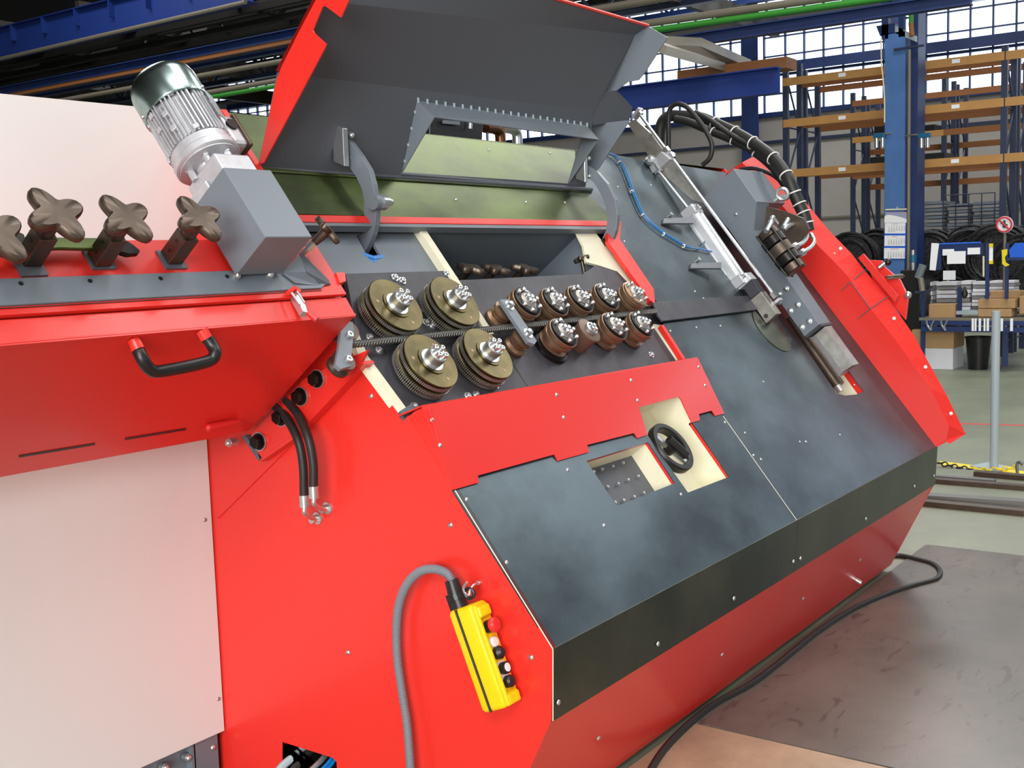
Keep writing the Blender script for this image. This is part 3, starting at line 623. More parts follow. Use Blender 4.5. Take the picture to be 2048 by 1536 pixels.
part('edge_line', MB().tube([S(XN+.001, .0, .001), S(XN+.001, .515, .001)], .0016, 5).tube([S(XN+.001, .0, .001), T((XN+.001, 1.696, .498))], .0016, 5), IVORY, mach)
# red sub frame below the cover edges (seen as a thin line round the windows)
def tray(pts, depth, floor_m, wall_m, lip=.012, slant=None, name='recess'):
    P = [U(*p, 0)-E3*.0042 for p in pts]; n = len(P)
    lipm = MB(); wl = MB()
    for i in range(n):
        a, b = P[i], P[(i+1) % n]
        lipm.add([a, b, b-E3*lip, a-E3*lip], [(0, 1, 2, 3)]); wl.add([a-E3*lip, b-E3*lip, b-E3*depth, a-E3*depth], [(0, 1, 2, 3)])
    o = part(name, wl, wall_m, mach); part(name+'_lip', lipm, RED, o); part(name+'_floor', MB().add([p-E3*depth for p in P], [tuple(range(n))]), floor_m, o); return o
rc = tray([(1172, 922), (1297, 884), (1351, 966), (1237, 1012)], .085, DGREY, IVORY, name='button_recess')
btn = []
for (x, y) in ((1187, 944), (1204, 939), (1226, 933), (1246, 926), (1215, 974), (1236, 968), (1256, 960), (1276, 953), (1230, 1005), (1247, 1001), (1268, 994), (1287, 986)):
    c = U(x, y, -.084+.004); 
    btn.append(part('push_button', MB().cyl(c-E3*.004, c+E3*.004, .006, n=8).ball(c+E3*.004, .004, E3, 8, 3, True), CHROME if x != 1187 else WHT, rc))
ua = uvw(U(1376, 985))[0]-.001; ub = uvw(U(1458.4, 953.6))[0]+.001; vlo = uvw(U(1376, 985))[1]-.001; vt = .655
rw = MB(); Dp = -.12
rw.add([S(ua, vlo, -.004), S(ub, vlo, -.004), S(ub, vlo, Dp), S(ua, vlo, Dp)], [(0, 1, 2, 3)]).add([S(ua, vlo, -.004), S(ua, vt, -.004), S(ua, vt, Dp), S(ua, vlo, Dp)], [(0, 1, 2, 3)])
rw.add([S(ub, vlo, -.014), S(ub, .505, -.014), S(ub, .515, .0), S(ub, vt, .034), S(ub, vt, Dp), S(ub, vlo, Dp)], [(0, 1, 2, 3, 4, 5)])
rw.add([S(ua-.08, vt, .034), S(ub, vt, .034), S(ub, vt, Dp), S(ua-.08, vt, Dp)], [(0, 1, 2, 3)])
rc2 = part('handwheel_recess', rw, IVORY, mach); part('recess_floor', MB().add([S(ua-.08, vlo, Dp), S(ub, vlo, Dp), S(ub, vt, Dp), S(ua-.08, vt, Dp)], [(0, 1, 2, 3)]), IVORY, rc2)
part('recess_lip', MB().add([S(ub, vlo, -.002), S(ub, .515, -.002), S(ub, .515, -.014), S(ub, vlo, -.014)], [(0, 1, 2, 3)]), RED, rc2)
# handwheel
hc = U(1346, 893, 0.005); hw = part('handwheel', MB().cyl(hc-E3*.10, hc-E3*.01, .014), BLK, rc2.parent, label='black rimmed handwheel with grip')
rim = MB().lathe(hc, E3, [(.078, -.028), (.1, -.028), (.102, -.024), (.102, 0), (.099, .004), (.082, .004), (.078, 0), (.078, -.028)], 48, cap=False)
part('rim', rim, BLK, hw, smooth=True)
dv = N(U(1372, 915, .005)-hc)
part('spoke', MB().tube([hc-dv*.08-E3*.016, hc+dv*.08-E3*.016], .012, 8), CHROME, hw, smooth=True); part('grip', MB().cyl(hc-dv*.035+E3*.012, hc+dv*.06+E3*.006, .016, .018), BLK, hw, smooth=True)
part('wheel_hub', MB().cyl(hc-E3*.03, hc+E3*.004, .022), BLK, hw, smooth=True)
# --- raised red panel
a0 = T(S(XN+.02, .751, .064)); a1 = T(S(XM, .751, .064)); b0 = T(S(XN+.005, .513, .004)); rn = N(np.cross(a1-a0, b0-a0))
def RP(x, y): return PN(x, y, a0, rn)
rp = [RP(*p) for p in [(845, 813), (1395, 716), (1448, 827), (1431, 831.6), (1424, 821), (1398, 828), (1400, 840.5), (1384, 845), (1363, 800), (1358, 793), (1278.3, 814.5), (1294.4, 869.9), (1275.5, 876), (1268.7, 865.8), (1174.7, 889.7), (1178, 904), (1116.6, 921.5), (1109.8, 908.5), (956, 951), (957.7, 965), (905, 980)]]
if rn @ np.array([0, -1, 0]) < 0: rn = -rn
pnl = part('raised_panel', MB().prism(rp, -rn*.004), RED, mach, label='raised red panel with tabbed lower edge')
tl, trr = RP(845, 813), RP(1395, 716)
def onw(p, w_, dv_=0): u, v, _ = uvw(p); return S(u, v+dv_, w_)
part('panel_return', MB().sheet([tl, trr, onw(trr, -.028, .03), onw(tl, -.028, .03)], .004), RED, pnl)
part('panel_side', MB().prism([PX(810, 840, XN+.0), PX(830, 822, XN+.004), PX(852, 813, XN+.01), PX(906, 980, XN+.0)], (.003, 0, 0)), RED, pnl)
part('panel_side', MB().sheet([trr, RP(1448, 827), onw(trr, -.004)], .004), RED, pnl)
part('panel_seam', MB().tube([PX(857, 816, XN+.008), PX(880, 895, XN+.006), PX(907, 979, XN)], .0025, 5), RED, pnl)
rt = [RP(1363, 800), RP(1358, 793), RP(1278.3, 814.5), RP(1294.4, 869.9)]
hb_ = MB(); q = [RP(1278.3, 814.5), RP(1360, 794), RP(1384, 845), RP(1294.4, 869.9)]
hb_.add([q[0], q[1], onw(q[1], -.10), onw(q[0], -.10)], [(0, 1, 2, 3)]).add([q[1], q[2], onw(q[2], -.1), onw(q[1], -.10)], [(0, 1, 2, 3)])

screws(pnl, [RP(*p) for p in ((864, 840), (880, 891), (1113, 790), (1127, 835), (1262, 761), (1275, 801), (1397, 734), (1410, 771))], rn, .0075)
# cover screws
screws(mach, [U(*p, 0) for p in ((933, 999), (1013, 1125), (1208, 1051), (1135, 940), (1362, 989), (1450, 845), (1507, 911), (1522, 919), (1262, 1120-500) if 0 else (1612, 884))], E3, .007)
screws(mach, [U(*p, 0) for p in ((1527, 764), (1709, 770), (1600, 884), (1680, 870), (1393, 655), (1441, 652), (1490, 866), (1341, 662), (1390, 583), (1407, 597), (1650, 575), (1302, 370), (1236, 374), (1249, 483), (1260, 378), (912, 399), (1052, 404), (1130, 405), (978, 300), (1100, 306))], E3, .006)
screws(mach, [PY(*p, 1.692) for p in ((1117, 1405), (1316, 1288), (1468, 1197), (1587, 1123), (1601, 1117), (1732, 1038), (1829, 973), (1868, 952))], (0, -1, 0), .008)
sk = N(np.cross((1, 0, 0), np.array([0, -.228, .47])));  sk = sk if sk[1] < 0 else -sk
screws(mach, [PN(x, y, (XN, 1.702, .5), sk) for x, y in ((1197, 1476), (1444, 1309), (1606, 1197), (1720, 1120))], sk, .009)
screws(mach, [PX(x, y, XN) for x, y in ((742, 792), (901, 1050), (696, 1305), (1062, 1315))], (-1, 0, 0), .0085)
sr = PN(1712, 1160, (XN, 1.702, .5), sk)
part('cable_clip', MB().cyl(sr, sr+sk*.03, .012), CHROME, mach)
# --- far slope cover with slot
slot = [(1568, 632), (1612, 612), (1700, 745), (1728, 783), (1712, 789), (1690, 791), (1674, 787)]
lb = [S(XM+.002, 0, 0), S(XM+.002, .50, 0), U(1448, 827, 0), S(4.27, .70, 0), U(1368, 717, 0), U(1328, 650, 0), S(4.345, 1.06, 0), S(4.345, 1.40, 0), S(4.50, 1.50, 0), U(1172, 387, 0), U(1155, 300, 0), U(1200, 305, 0)]
farp = lb+[U(1450, 345, 0), S(XF, 1.90, 0), S(XF, 0, 0)]
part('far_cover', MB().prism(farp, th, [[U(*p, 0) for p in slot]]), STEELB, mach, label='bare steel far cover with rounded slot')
P = [U(*p, -.004) for p in slot]; lip = MB(); wl = MB(); nP = len(P)
for i in range(nP):
    a, b = P[i], P[(i+1) % nP]; lip.add([a, b, b-E3*.035, a-E3*.035], [(0, 1, 2, 3)])
    wl.add([a-E3*.035, b-E3*.035, b-E3*.14, a-E3*.14], [(0, 1, 2, 3)])
sl = part('slot_lip', lip, RED, mach); part('slot_wall', wl, IVORY, sl); part('slot_floor', MB().add([p-E3*.14 for p in P], [tuple(range(nP))]), DGREY, sl)
part('guide_shaft', MB().cyl(U(1580, 636, -.045), U(1676, 772, -.045), .036, n=24), IRON, sl, smooth=True); part('shaft_nut', MB().cyl(U(1674, 772, -.01), U(1682, 783, -.01), .018, n=10), CHROME, sl)
# --- upper cover
part('upper_cover', MB().prism([S(XN+.02, 1.535, 0), S(4.5, 1.51, 0), U(1172, 387, 0), U(1155, 300, 0), S(4.7, 1.945, 0), S(XN+.02, 1.955, 0)], th), OLIVE, mach, label='upper steel cover tinted olive for green reflections')
part('edge_strip', MB().prism([PX(x, y, XN-.004) for x, y in ((471, 291), (486, 300), (522, 350), (513, 354))], (.006, 0, 0)).prism([S(XN, 1.45, .002), S(XN+.022, 1.45, .002), S(XN+.022, 1.96, .002), S(XN, 1.96, .002)], E3*.004), RED, mach)
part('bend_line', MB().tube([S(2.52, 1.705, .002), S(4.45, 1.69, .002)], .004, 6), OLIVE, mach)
# --- opening frame
part('frame_strip', MB().prism([U(556, 428, .004), U(1240, 442, .004), U(1243, 452, .004), U(560, 443, .004)], -E3*.03), RED, mach, bev=.002)
part('frame_strip', MB().prism([U(*p, .004) for p in ((1215, 440), (1243, 443), (1240, 478), (1308, 578), (1311, 607), (1301, 601), (1216, 482))], -E3*.02), RED, mach, bev=.002)
part('frame_strip', MB().prism([U(*p, .003) for p in ((1322, 650), (1327, 649), (1371, 717), (1366, 719))], -E3*.02), RED, mach)
part('seal_strip', MB().prism([U(560, 444, .001), U(1222, 453, .001), U(1220, 459, .001), U(563, 450, .001)], -E3*.03), GREY, mach)
op = part('interior_panel', MB().prism([S(2.5, 1.30, -.05), S(3.15, 1.30, -.05), S(3.15, 1.50, -.05), S(2.5, 1.50, -.05)], -E3*.01, [[U(*p, -.05) for p in ((712, 470), (735, 465), (762, 512), (740, 522))]]), GREY, mach)
part('wire_bundle', MB().tube([U(722, 510, -.06), U(745, 518, -.055), U(766, 515, -.06)], .012, 6).tube([U(722, 516, -.06), U(745, 524, -.055), U(764, 520, -.06)], .008, 6), BLUEP, op)
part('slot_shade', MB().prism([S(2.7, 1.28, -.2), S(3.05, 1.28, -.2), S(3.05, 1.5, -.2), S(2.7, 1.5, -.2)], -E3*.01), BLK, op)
part('divider_bar', MB().prism([S(3.128, 1.03, -.022), S(3.163, 1.03, -.022), S(3.163, 1.50, -.022), S(3.128, 1.50, -.022)], -E3*.06), IVORY, mach)
part('liner_strip', MB().prism([U(*p, -.028) for p in ((1147, 452), (1180, 452), (1215, 495), (1303, 612), (1290, 612), (1258, 566), (1236, 543), (1196, 530), (1172, 524), (1166, 490))], -E3*.01), IVORY, mach)
part('liner_strip', MB().prism([U(*p, -.02) for p in ((1308, 648), (1324, 650), (1368, 717), (1356, 719))], -E3*.01), IVORY, mach)
part('liner_strip', MB().prism([U(*p, -.026) for p in ((695, 655), (712, 655), (736, 712), (820, 826), (808, 838), (722, 722))], -E3*.02), IVORY, mach)
cav = MB(); c0, c1, v0_, v1_, dd = 3.165, 4.22, 1.20, 1.497, .42
cav.add([S(c0, v1_, -.03), S(c1, v1_, -.03), S(c1, v1_, -dd), S(c0, v1_, -dd)], [(0, 1, 2, 3)])
cav.add([S(c1, v0_, -.04), S(c1, v1_, -.04), S(c1, v1_, -dd), S(c1, v0_, -dd)], [(0, 1, 2, 3)])
cav.add([S(c0, v0_, -.04), S(c0, v1_, -.04), S(c0, v1_, -dd), S(c0, v0_, -dd)], [(0, 1, 2, 3)])
cav.add([S(c0, v0_, -dd), S(c1, v0_, -dd), S(c1, v1_, -dd), S(c0, v1_, -dd)], [(0, 1, 2, 3)])
part('cavity_wall', cav, GREY, mach)
# --- roller plates
rpn = part('roller_plate', MB().prism([U(*p, -.03) for p in ((691, 547), (901, 541), (918, 556))]+[S(3.125, 1.25, -.03), S(3.125, 1.025, -.03), S(3.168, 1.025, -.03), S(3.168, .79, -.03), U(820, 834, -.03), U(735, 715, -.03), U(712, 652, -.03)], -E3*.02), PLATE, mach, bev=.002)
part('roller_plate', MB().prism([S(3.171, .79, -.03), S(3.171, 1.27, -.03)]+[U(*p, -.03) for p in ((1165, 548), (1190, 531), (1205, 531), (1240, 545), (1258, 566), (1300, 610), (1366, 718))]+[S(4.29, .79, -.03)], -E3*.02), PLATE, mach, bev=.002)
part('lower_bracket', MB().prism([U(*p, -.02) for p in ((800, 822), (822, 808), (838, 815), (820, 840), (811, 842))], -E3*.05), DGREY, mach)
def capscrew(parent, c, ax, r=.011, h=.012, name='cap_screw', washer=True):
    c = np.array(c, float); mb = MB()
    if washer: mb.cyl(c, c+ax*.003, r*1.6, n=14)
    mb.lathe(c+ax*.003, ax, [(r, 0), (r, h*.85), (r*.9, h), (r*.5, h), (r*.5, h*.4)], 12)
    return part(name, mb, CHROME, parent, smooth=True)
for x, y in ((789, 556), (804, 562), (893, 548), (739, 676), (758, 702), (851, 646), (864, 652), (828, 813), (935, 793), (952, 790), (849, 620), (990, 770), (1302, 720-10)):
    capscrew(rpn, U(x, y, -.03), E3, .009, .008)
# --- mounting flange on the side plate
mf = part('mounting_flange', MB().prism([PX(x, y, XN-.045) for x, y in ((501, 868), (608, 757), (668, 728), (735, 700), (723, 723), (579, 875), (519, 918))], (.012, 0, 0)), RED, mach, bev=.002, label='red bolted angle flange')
part('flange_web', MB().prism([PX(x, y, XN-.045) for x, y in ((519, 918), (579, 875), (723, 723), (728, 728), (583, 881), (520, 924))], (.045, 0, 0)), RED, mf)
part('flange_web', MB().prism([PX(x, y, XN-.045) for x, y in ((484, 874), (490, 870), (524, 916), (517, 922))], (.03, 0, 0)), DGREY, mf)
part('side_angle', MB().prism([PX(x, y, XN-.006) for x, y in ((433, 1026), (560, 900), (690, 772), (737, 726), (741, 731), (600, 873), (435, 1037))], (.008, 0, 0)), RED, mach)
for x, y, r_ in ((518, 883, .021), (601, 793, .021), (634, 758, .02), (562, 834, .021)):
    c = PX(x, y, XN-.05); mb = MB().cyl(c, c-np.array([.004, 0, 0]), r_*1.3, n=20); mb.lathe(c, (-1, 0, 0), [(r_, 0), (r_, .022), (r_*.9, .024)], 6)
    part('hex_bolt', mb, BLKM if 0 else BLACKO, mf)
    part('washer', MB().cyl(c+np.array([.003, 0, 0]), c-np.array([.002, 0, 0]), r_*1.45, n=20), CHROME, mf)
c = PX(472, 883, XN-.06); part('hex_bolt', MB().cyl(c, c-np.array([.03, 0, 0]), .014, n=8).ball(c-np.array([.03, 0, 0]), .012, (-1, 0, 0)), CHROME, mf, smooth=True)
# --- hood
hl = [PX(518, 338, 2.52), PX(556, 145, 2.52), PX(631, 0, 2.52), T((2.52, 2.41, 2.70)), T((2.52, 2.33, 2.73))]
hr = [PX(1170, 384, 4.42), PX(1188, 222, 4.42), PX(1270, 70, 4.42), PX(1296, 53, 4.42), PX(1296, 50, 4.42)]
hl[4] = hl[3]+np.array([0, -.04, .012]); hr[4] = hr[3]+np.array([0, -.01, .005])
hn = N(np.cross(hr[0]-hl[0], hl[1]-hl[0])); hn = hn if hn[1] > 0 else -hn       # points away from the operator
def HP(x, y): return PN(x, y, hl[0], hn)
hood = part('hood', MB().prism([hl[0], hl[1], PN(1188, 222, hl[0], hn), PN(1170, 384, hl[0], hn)], hn*.004, [[HP(*p) for p in ((834, 201), (1172, 250), (1137, 367), (804, 345))]]), DGREY, mach, label='raised grey hood, lower sheet with window')
hk = PN(1188, 222, hl[0], hn)
def bil(q, n, off):
    mb = MB(); vs = []
    for i in range(n+1):
        for j in range(n+1):
            a = i/n; b = j/n; vs.append((q[0]*(1-a)+q[1]*a)*(1-b)+(q[3]*(1-a)+q[2]*a)*b+off)
    return mb.add(vs, [(i*(n+1)+j, (i+1)*(n+1)+j, (i+1)*(n+1)+j+1, i*(n+1)+j+1) for i in range(n) for j in range(n)])
Z0 = np.zeros(3)
part('upper_sheet', bil([hl[1], hk, hr[2], hl[2]], 12, Z0), DGREY, hood, smooth=True); part('top_lip', bil([hl[2], hr[2], hr[3], hl[3]], 6, Z0), DGREY, hood, smooth=True)
part('outer_skin', bil([hl[1], hk, hr[2], hl[2]], 12, np.array([0, .010, .006])), RED, hood, smooth=True); part('outer_lip', bil([hl[2], hr[2], hr[3], hl[3]], 6, np.array([0, .01, .006])), RED, hood, smooth=True)
part('top_edge', MB().tube([hl[3], hr[3]+np.array([0, .0, .004])], .007, 6), RED, hood)
lf = [PX(x, y, 2.515) for x, y in ((516, 331), (553, 158), (563, 133), (598, 62), (631, 0), (640, -20), (707, -20), (697, 0), (681, 35), (650, 12), (644, 14), (625, 60), (628, 66), (652, 88), (649, 96), (528, 325))]
part('left_flange', MB().prism(lf, (.006, 0, 0)), RED, hood, label='red notched left flange', bev=.001)
rf = [PX(x, y, 4.42) for x, y in ((1296, 52), (1335, 75), (1290, 144), (1277, 160), (1255, 164), (1233, 181), (1192, 192), (1270, 70))]
part('right_flange', MB().prism(rf, (.006, 0, 0)), GREY, hood)
part('side_wing', MB().prism([PN(x, y, hl[0], hn) for x, y in ((1186, 192), (1233, 180), (1265, 214), (1259, 241), (1187, 250))], hn*.004), DGREY, hood)
part('right_flange', MB().prism([PX(x, y, 4.43) for x, y in ((1187, 248), (1260, 240), (1196, 338), (1173, 352), (1165, 330))], (.006, 0, 0)), GREY, hood)
def scoop(a, b, c, d, nm='window_flange'): part(nm, MB().sheet([a, b, c, d] if d is not None else [a, b, c], .004), GREY, hood)
sc = {k_: HP(*p) for k_, p in dict(tl=(834, 201), tr=(1172, 250), br=(1137, 367), bl=(804, 345)).items()}
itl = PX(869, 234, sc['tl'][0]); itr = PX(1197, 279, sc['tr'][0])
scoop(sc['tl'], sc['tr'], itr, itl); scoop(sc['tl'], itl, sc['bl'], None); scoop(sc['tr'], itr, sc['br'], None)
part('window_sill', MB().tube([HP(800, 348), HP(1172, 378)], .008, 6), DGREY, hood)
for i in range(23):
    t = i/22; p = sc['tl']*(1-t)+sc['tr']*t; part('weld_stitch', MB().box((-1, -1, -1), (1, 1, 1), lambda a, b, c: tuple(p+np.array([a*.0025, b*.003-.006, c*.009]))), POSTM, hood)
for i in range(4):
    t = (i+.7)/4.4; p = sc['tl']*(1-t)+sc['bl']*t; part('weld_stitch', MB().box((-1, -1, -1), (1, 1, 1), lambda a, b, c: tuple(p+np.array([a*.004, b*.003-.004, c*.005]))), POSTM, hood)
part('hinge_rail', MB().tube([PX(516, 338, 2.52)+T((0, 0, 0)), S(4.45, 1.70, .01)], .010, 8), DGREY, hood)
# arms of the hood
def arm(outer, inner, X): return MB().prism([PX(x, y, X) for x, y in outer+inner[::-1]], (.024, 0, 0))
a1_ = part('lift_arm', arm([(680, 268), (701, 285), (721, 312), (738, 340), (746, 369), (750, 397), (752, 425), (750, 450), (745, 470), (735, 494), (724, 514)], [(672, 300), (692, 326), (712, 354), (723, 378), (728, 403), (727, 435), (721, 456), (712, 478), (704, 492), (708, 502), (718, 514)], 2.86), GREY, hood, bev=.002)
a2_ = part('lift_arm', arm([(1172, 330), (1195, 345), (1215, 368), (1230, 400), (1235, 430), (1232, 460), (1222, 487)], [(1166, 350), (1185, 362), (1200, 385), (1211, 410), (1215, 435), (1212, 460), (1204, 478)], 4.34), GREY, hood, bev=.002)
c = PX(745, 404, 2.845); part('pivot_boss', MB().cyl(c, c+T((.055, 0, 0)), .026, n=24), GREY, a1_, smooth=True)
c = PX(762, 404, 2.87); part('pivot_bolt', MB().cyl(c, c+T((.03, 0, 0)), .020, n=20).cyl(c+T((.03, 0, 0)), c+T((.045, 0, 0)), .013, n=16).ball(c+T((.045, 0, 0)), .013, (1, 0, 0)), CHROME, a1_, smooth=True)
def brk(ar, px, X, sc_=1):
    q = HP(*px); q = q+np.array([X-q[0], 0, 0])
    part('arm_bracket', MB().box((-1, -1, -1), (1, 1, 1), lambda a, b, c: tuple(q-hn*.02+T((a*.012*sc_, 0, 0))+hn*b*.026+T((0, 0, c*.062)))), CHROME, ar, bev=.002)
    for dx in (-.0, .04):
        for dz in (-.038, .038): c_ = q+T((dx, 0, dz))-hn*.012; part('bracket_bolt', MB().cyl(c_+hn*.012, c_-hn*.022, .011, n=10).ball(c_-hn*.022, .011, -hn), CHROME, ar, smooth=True)
brk(a1_, (663, 286), 2.83); brk(a2_, (1163, 330), 4.30)
part('arm_slot_block', MB().prism([U(*p, -.02) for p in ((1204, 478), (1213, 474), (1222, 488), (1212, 490))], -E3*.01), BLK, a2_)

# ================================================================== ROLLERS on the face (built upright, axis +Z, then laid on the slope)
ROT = (A, 0, 0)
def FC(x, y, w_): return uvw(U(x, y, w_))[:2]
def make_big():
    t = thing('grooved_roller', '', 'roller', rot=ROT)
    prof = [(.030, 0), (.098, 0), (.100, .002), (.100, .010), (.094, .012), (.094, .016), (.102, .018), (.102, .026), (.098, .029), (.089, .033), (.089, .039), (.097, .041), (.100, .043), (.100, .049), (.094, .051), (.094, .055), (.101, .058), (.101, .061), (.099, .063), (.05, .063), (.05, .066), (.044, .066), (.03, .066)]
    part('roller_disc', MB().lathe((0, 0, .0), (0, 0, 1), prof, 72), BRASS, t, smooth=True)
    rib = MB()
    for z, n_ in ((.006, 90), (.022, 90), (.046, 100)):
        for i in range(n_):
            a = 2*math.pi*i/n_; rr = {.006: .0995, .022: .1015, .046: .0995}[z]
            rib.box((-1, -1, -1), (1, 1, 1), lambda p, q, s_: ((rr+p*.0022)*math.cos(a+q*.017), (rr+p*.0022)*math.sin(a+q*.017), z+s_*.0055))
    part('knurled_rim', rib, MACH, t, kind='stuff')
    part('hub', MB().lathe((0, 0, .064), (0, 0, 1), [(.040, 0), (.040, .004), (.031, .005), (.031, .034), (.028, .037), (.0, .037)], 32), CHROME, t, smooth=True)
    for i in range(4):
        a = i*math.pi/2+.6; c = (.019*math.cos(a), .019*math.sin(a), .100)
        part('cap_screw', MB().lathe(c, (0, 0, 1), [(.0085, 0), (.0085, .014), (.0075, .016), (.004, .016), (.004, .009)], 12), CHROME, t, smooth=True)
    for i in range(3):
        a = i*2.1+.8; part('bore', MB().cyl((.075*math.cos(a), .075*math.sin(a), .0625), (.075*math.cos(a), .075*math.sin(a), .0638), .006, n=12), BRONZE, t)
    return t
def place(o, u, v, w_, label, group): o.location = tuple(S(u, v, w_)); o['label'] = label; o['group'] = group
big = make_big(); gbig = 'four large grooved brass rollers'
spots = [(*FC(793, 609, .041), 'upper left large grooved brass roller above the ribbed bar'), (*FC(911, 601, .041), 'upper right large grooved brass roller above the ribbed bar'), (*FC(863, 721, .041), 'lower left large grooved brass roller below the ribbed bar'), (*FC(977.5, 706, .041), 'lower right large grooved brass roller below the ribbed bar')]
cps = [copy_tree(big) for _ in spots[1:]]
for o, (u, v, l) in zip([big]+cps, spots): place(o, u, v, -.022, l, gbig)
def make_small(kind='flange'):
    t = thing('straightening_roller', '', 'roller', rot=ROT)
    prof = [(.02, 0), (.058, 0), (.062, .004), (.062, .018), (.046, .024), (.046, .034), (.062, .040), (.062, .052), (.056, .056), (.056, .060), (.064, .063), (.064, .076), (.061, .078), (.02, .078)]
    part('roller_body', MB().lathe((0, 0, 0), (0, 0, 1), prof, 48), BRONZE if kind == 'flange' else COPPER, t, smooth=True)
    part('cover_ring', MB().lathe((0, 0, .078), (0, 0, 1), [(.034, 0), (.060, 0), (.060, .006), (.056, .008), (.034, .008)], 40, cap=False), BLACKO, t, smooth=True)
    part('hub', MB().lathe((0, 0, .078), (0, 0, 1), [(.034, 0), (.034, .010), (.028, .014), (0, .014)], 28), MACH, t, smooth=True)
    for i in range(4):
        a = i*math.pi/2+.5; part('cap_screw', MB().lathe((.014*math.cos(a), .014*math.sin(a), .092), (0, 0, 1), [(.008, 0), (.008, .011), (.007, .013), (.003, .013)], 10), CHROME, t, smooth=True)
    for i in range(6):
        a = i*math.pi/3+(.35 if i % 2 else .05); part('flange_screw', MB().lathe((.048*math.cos(a), .048*math.sin(a), .086), (0, 0, 1), [(.0075, 0), (.0075, .008), (.006, .010), (0, .010)], 10), CHROME, t, smooth=True)
    return t
sm = make_small(); gsm = 'small straightening rollers with black screw rings'
ss = [(*FC(1057, 601, .06), 'first small roller of the upper row, next to the link plate'), (*FC(1113.5, 600, .06), 'second small roller of the upper row'), (*FC(1164.5, 594.5, .06), 'third small roller of the upper row'), (*FC(1216.6, 590, .06), 'fourth small roller of the upper row'),
      (*FC(1130.5, 662.5, .06), 'left small roller of the lower row with a wide base ring'), (*FC(1232.5, 649, .06), 'third roller of the lower row, right of the plain collet'), (*FC(1286, 646, .06), 'rightmost small roller of the lower row')]
cps = [copy_tree(sm) for _ in ss[1:]]
for o, (u, v, l) in zip([sm]+cps, ss): place(o, u, v, -.026, l, gsm)
o = copy_tree(sm); place(o, *FC(1271, 587.5, .066), -.024, 'last roller of the upper row, with brown bronze face beside the red frame', gsm); o.scale = (1, 1, 1.1)
for ch in o.children:
    if ch.name.startswith('cover_ring'): ch.data = ch.data.copy(); ch.data.materials[0] = BRONZE
bs = thing('base_ring', 'wide black base ring under the left small roller of the lower row', 'ring', rot=ROT, loc=(0, 0, 0)); bs.location = tuple(S(*FC(1130.5, 662.5, .06), -.029))
part('ring_body', MB().lathe((0, 0, 0), (0, 0, 1), [(.05, 0), (.078, 0), (.080, .003), (.078, .014), (.066, .02), (.05, .02)], 40), BLACKO, bs, smooth=True)
COLLET = mat('brown_collet', (112, 90, 76), .5, .4)
pc = thing('plain_collet', 'plain dull bronze collet between the small rollers of the lower row', 'roller', rot=ROT); pc.location = tuple(S(*FC(1180, 659.5, .05), -.03))
part('collet_body', MB().lathe((0, 0, 0), (0, 0, 1), [(.048, 0), (.048, .066), (.052, .068), (.052, .078), (.048, .08), (0, .08)], 36), COLLET, pc, smooth=True)
part('hub', MB().lathe((0, 0, .08), (0, 0, 1), [(.026, 0), (.026, .012), (.022, .014), (0, .014)], 24), CHROME, pc, smooth=True)
for i in range(4): a = i*math.pi/2+.5; part('cap_screw', MB().lathe((.012*math.cos(a), .012*math.sin(a), .094), (0, 0, 1), [(.0075, 0), (.0075, .010), (.003, .011)], 10), CHROME, pc, smooth=True)
# guide pulley pair with link plate
gp_ = thing('guide_pulley_pair', 'pair of small bronze guide pulleys joined by a grey link plate over the bar', 'pulleys', rot=ROT); gc = uvw(U(1022, 672, 0)); gp_.location = tuple(S(3.225, .0, -.028))
pv = []
for vv in (1.088, .968):
    part('pulley', MB().lathe((0, vv, 0), (0, 0, 1), [(.02, 0), (.042, .002), (.042, .012), (.03, .020), (.034, .028), (.034, .032), (.026, .036), (.040, .046), (.040, .056), (.02, .06)], 32), BRONZE, gp_, smooth=True)
part('link_plate', MB().prism([(-.026, .935, .066), (.0, .922, .066), (.026, .935, .066), (.026, 1.118, .066), (-.026, 1.118, .066)], (0, 0, .014)), GREY, gp_, bev=.002)
for vv in (1.088, .968): part('cap_screw', MB().lathe((0, vv, .08), (0, 0, 1), [(.02, 0), (.02, .003), (.012, .003), (.012, .016), (.009, .018), (0, .018)], 14), CHROME, gp_, smooth=True)
# idler pair left at the box end
ip = thing('guide_pulley_pair', 'pair of guide pulleys with grey link plate at the end of the red infeed box', 'pulleys', S(2.42, 1.0, -.02))
for q in ((700, 655), (692, 716)):
    c = U(*q, .02); part('pulley', MB().lathe(c-E3*.05, E3, [(.02, 0), (.036, .002), (.036, .012), (.024, .022), (.036, .034), (.036, .044), (.02, .046)], 28), IRON, ip, smooth=True)
part('link_plate', MB().prism([U(*p, .03) for p in ((683, 645), (706, 643), (709, 660), (702, 732), (682, 738), (671, 728), (678, 690))], -E3*.014), GREY, ip, bev=.002)
for q in ((698, 671), (696, 720)): c = U(*q, .03); part('cap_screw', MB().lathe(c, E3, [(.012, 0), (.012, .008), (.010, .010), (.005, .010), (.005, .004)], 12), CHROME, ip, smooth=True)
# ribbed bar running through the rollers
pa, pb_ = U(703, 689, .012), U(1312, 622, .012); d = pb_-pa; L = np.linalg.norm(d); d = N(d)
bar = thing('ribbed_bar', 'ribbed steel reinforcing bar running between the two rows of rollers', 'steel bar', pa)
part('bar_core', MB().cyl(pa, pb_, .0095, n=12), BAR, bar, smooth=True)
rb = MB(); nr = 150
for i in range(nr):
    c = pa+d*L*(i+.5)/nr; rb.tube([c+d*.004*math.cos(k)+(E2*math.cos(k)+np.cross(d, E2)*math.sin(k))*.0105 for k in [math.pi*2*j/9 for j in range(9)]], .0017, 4)
part('ribs', rb, BAR, bar, kind='stuff')

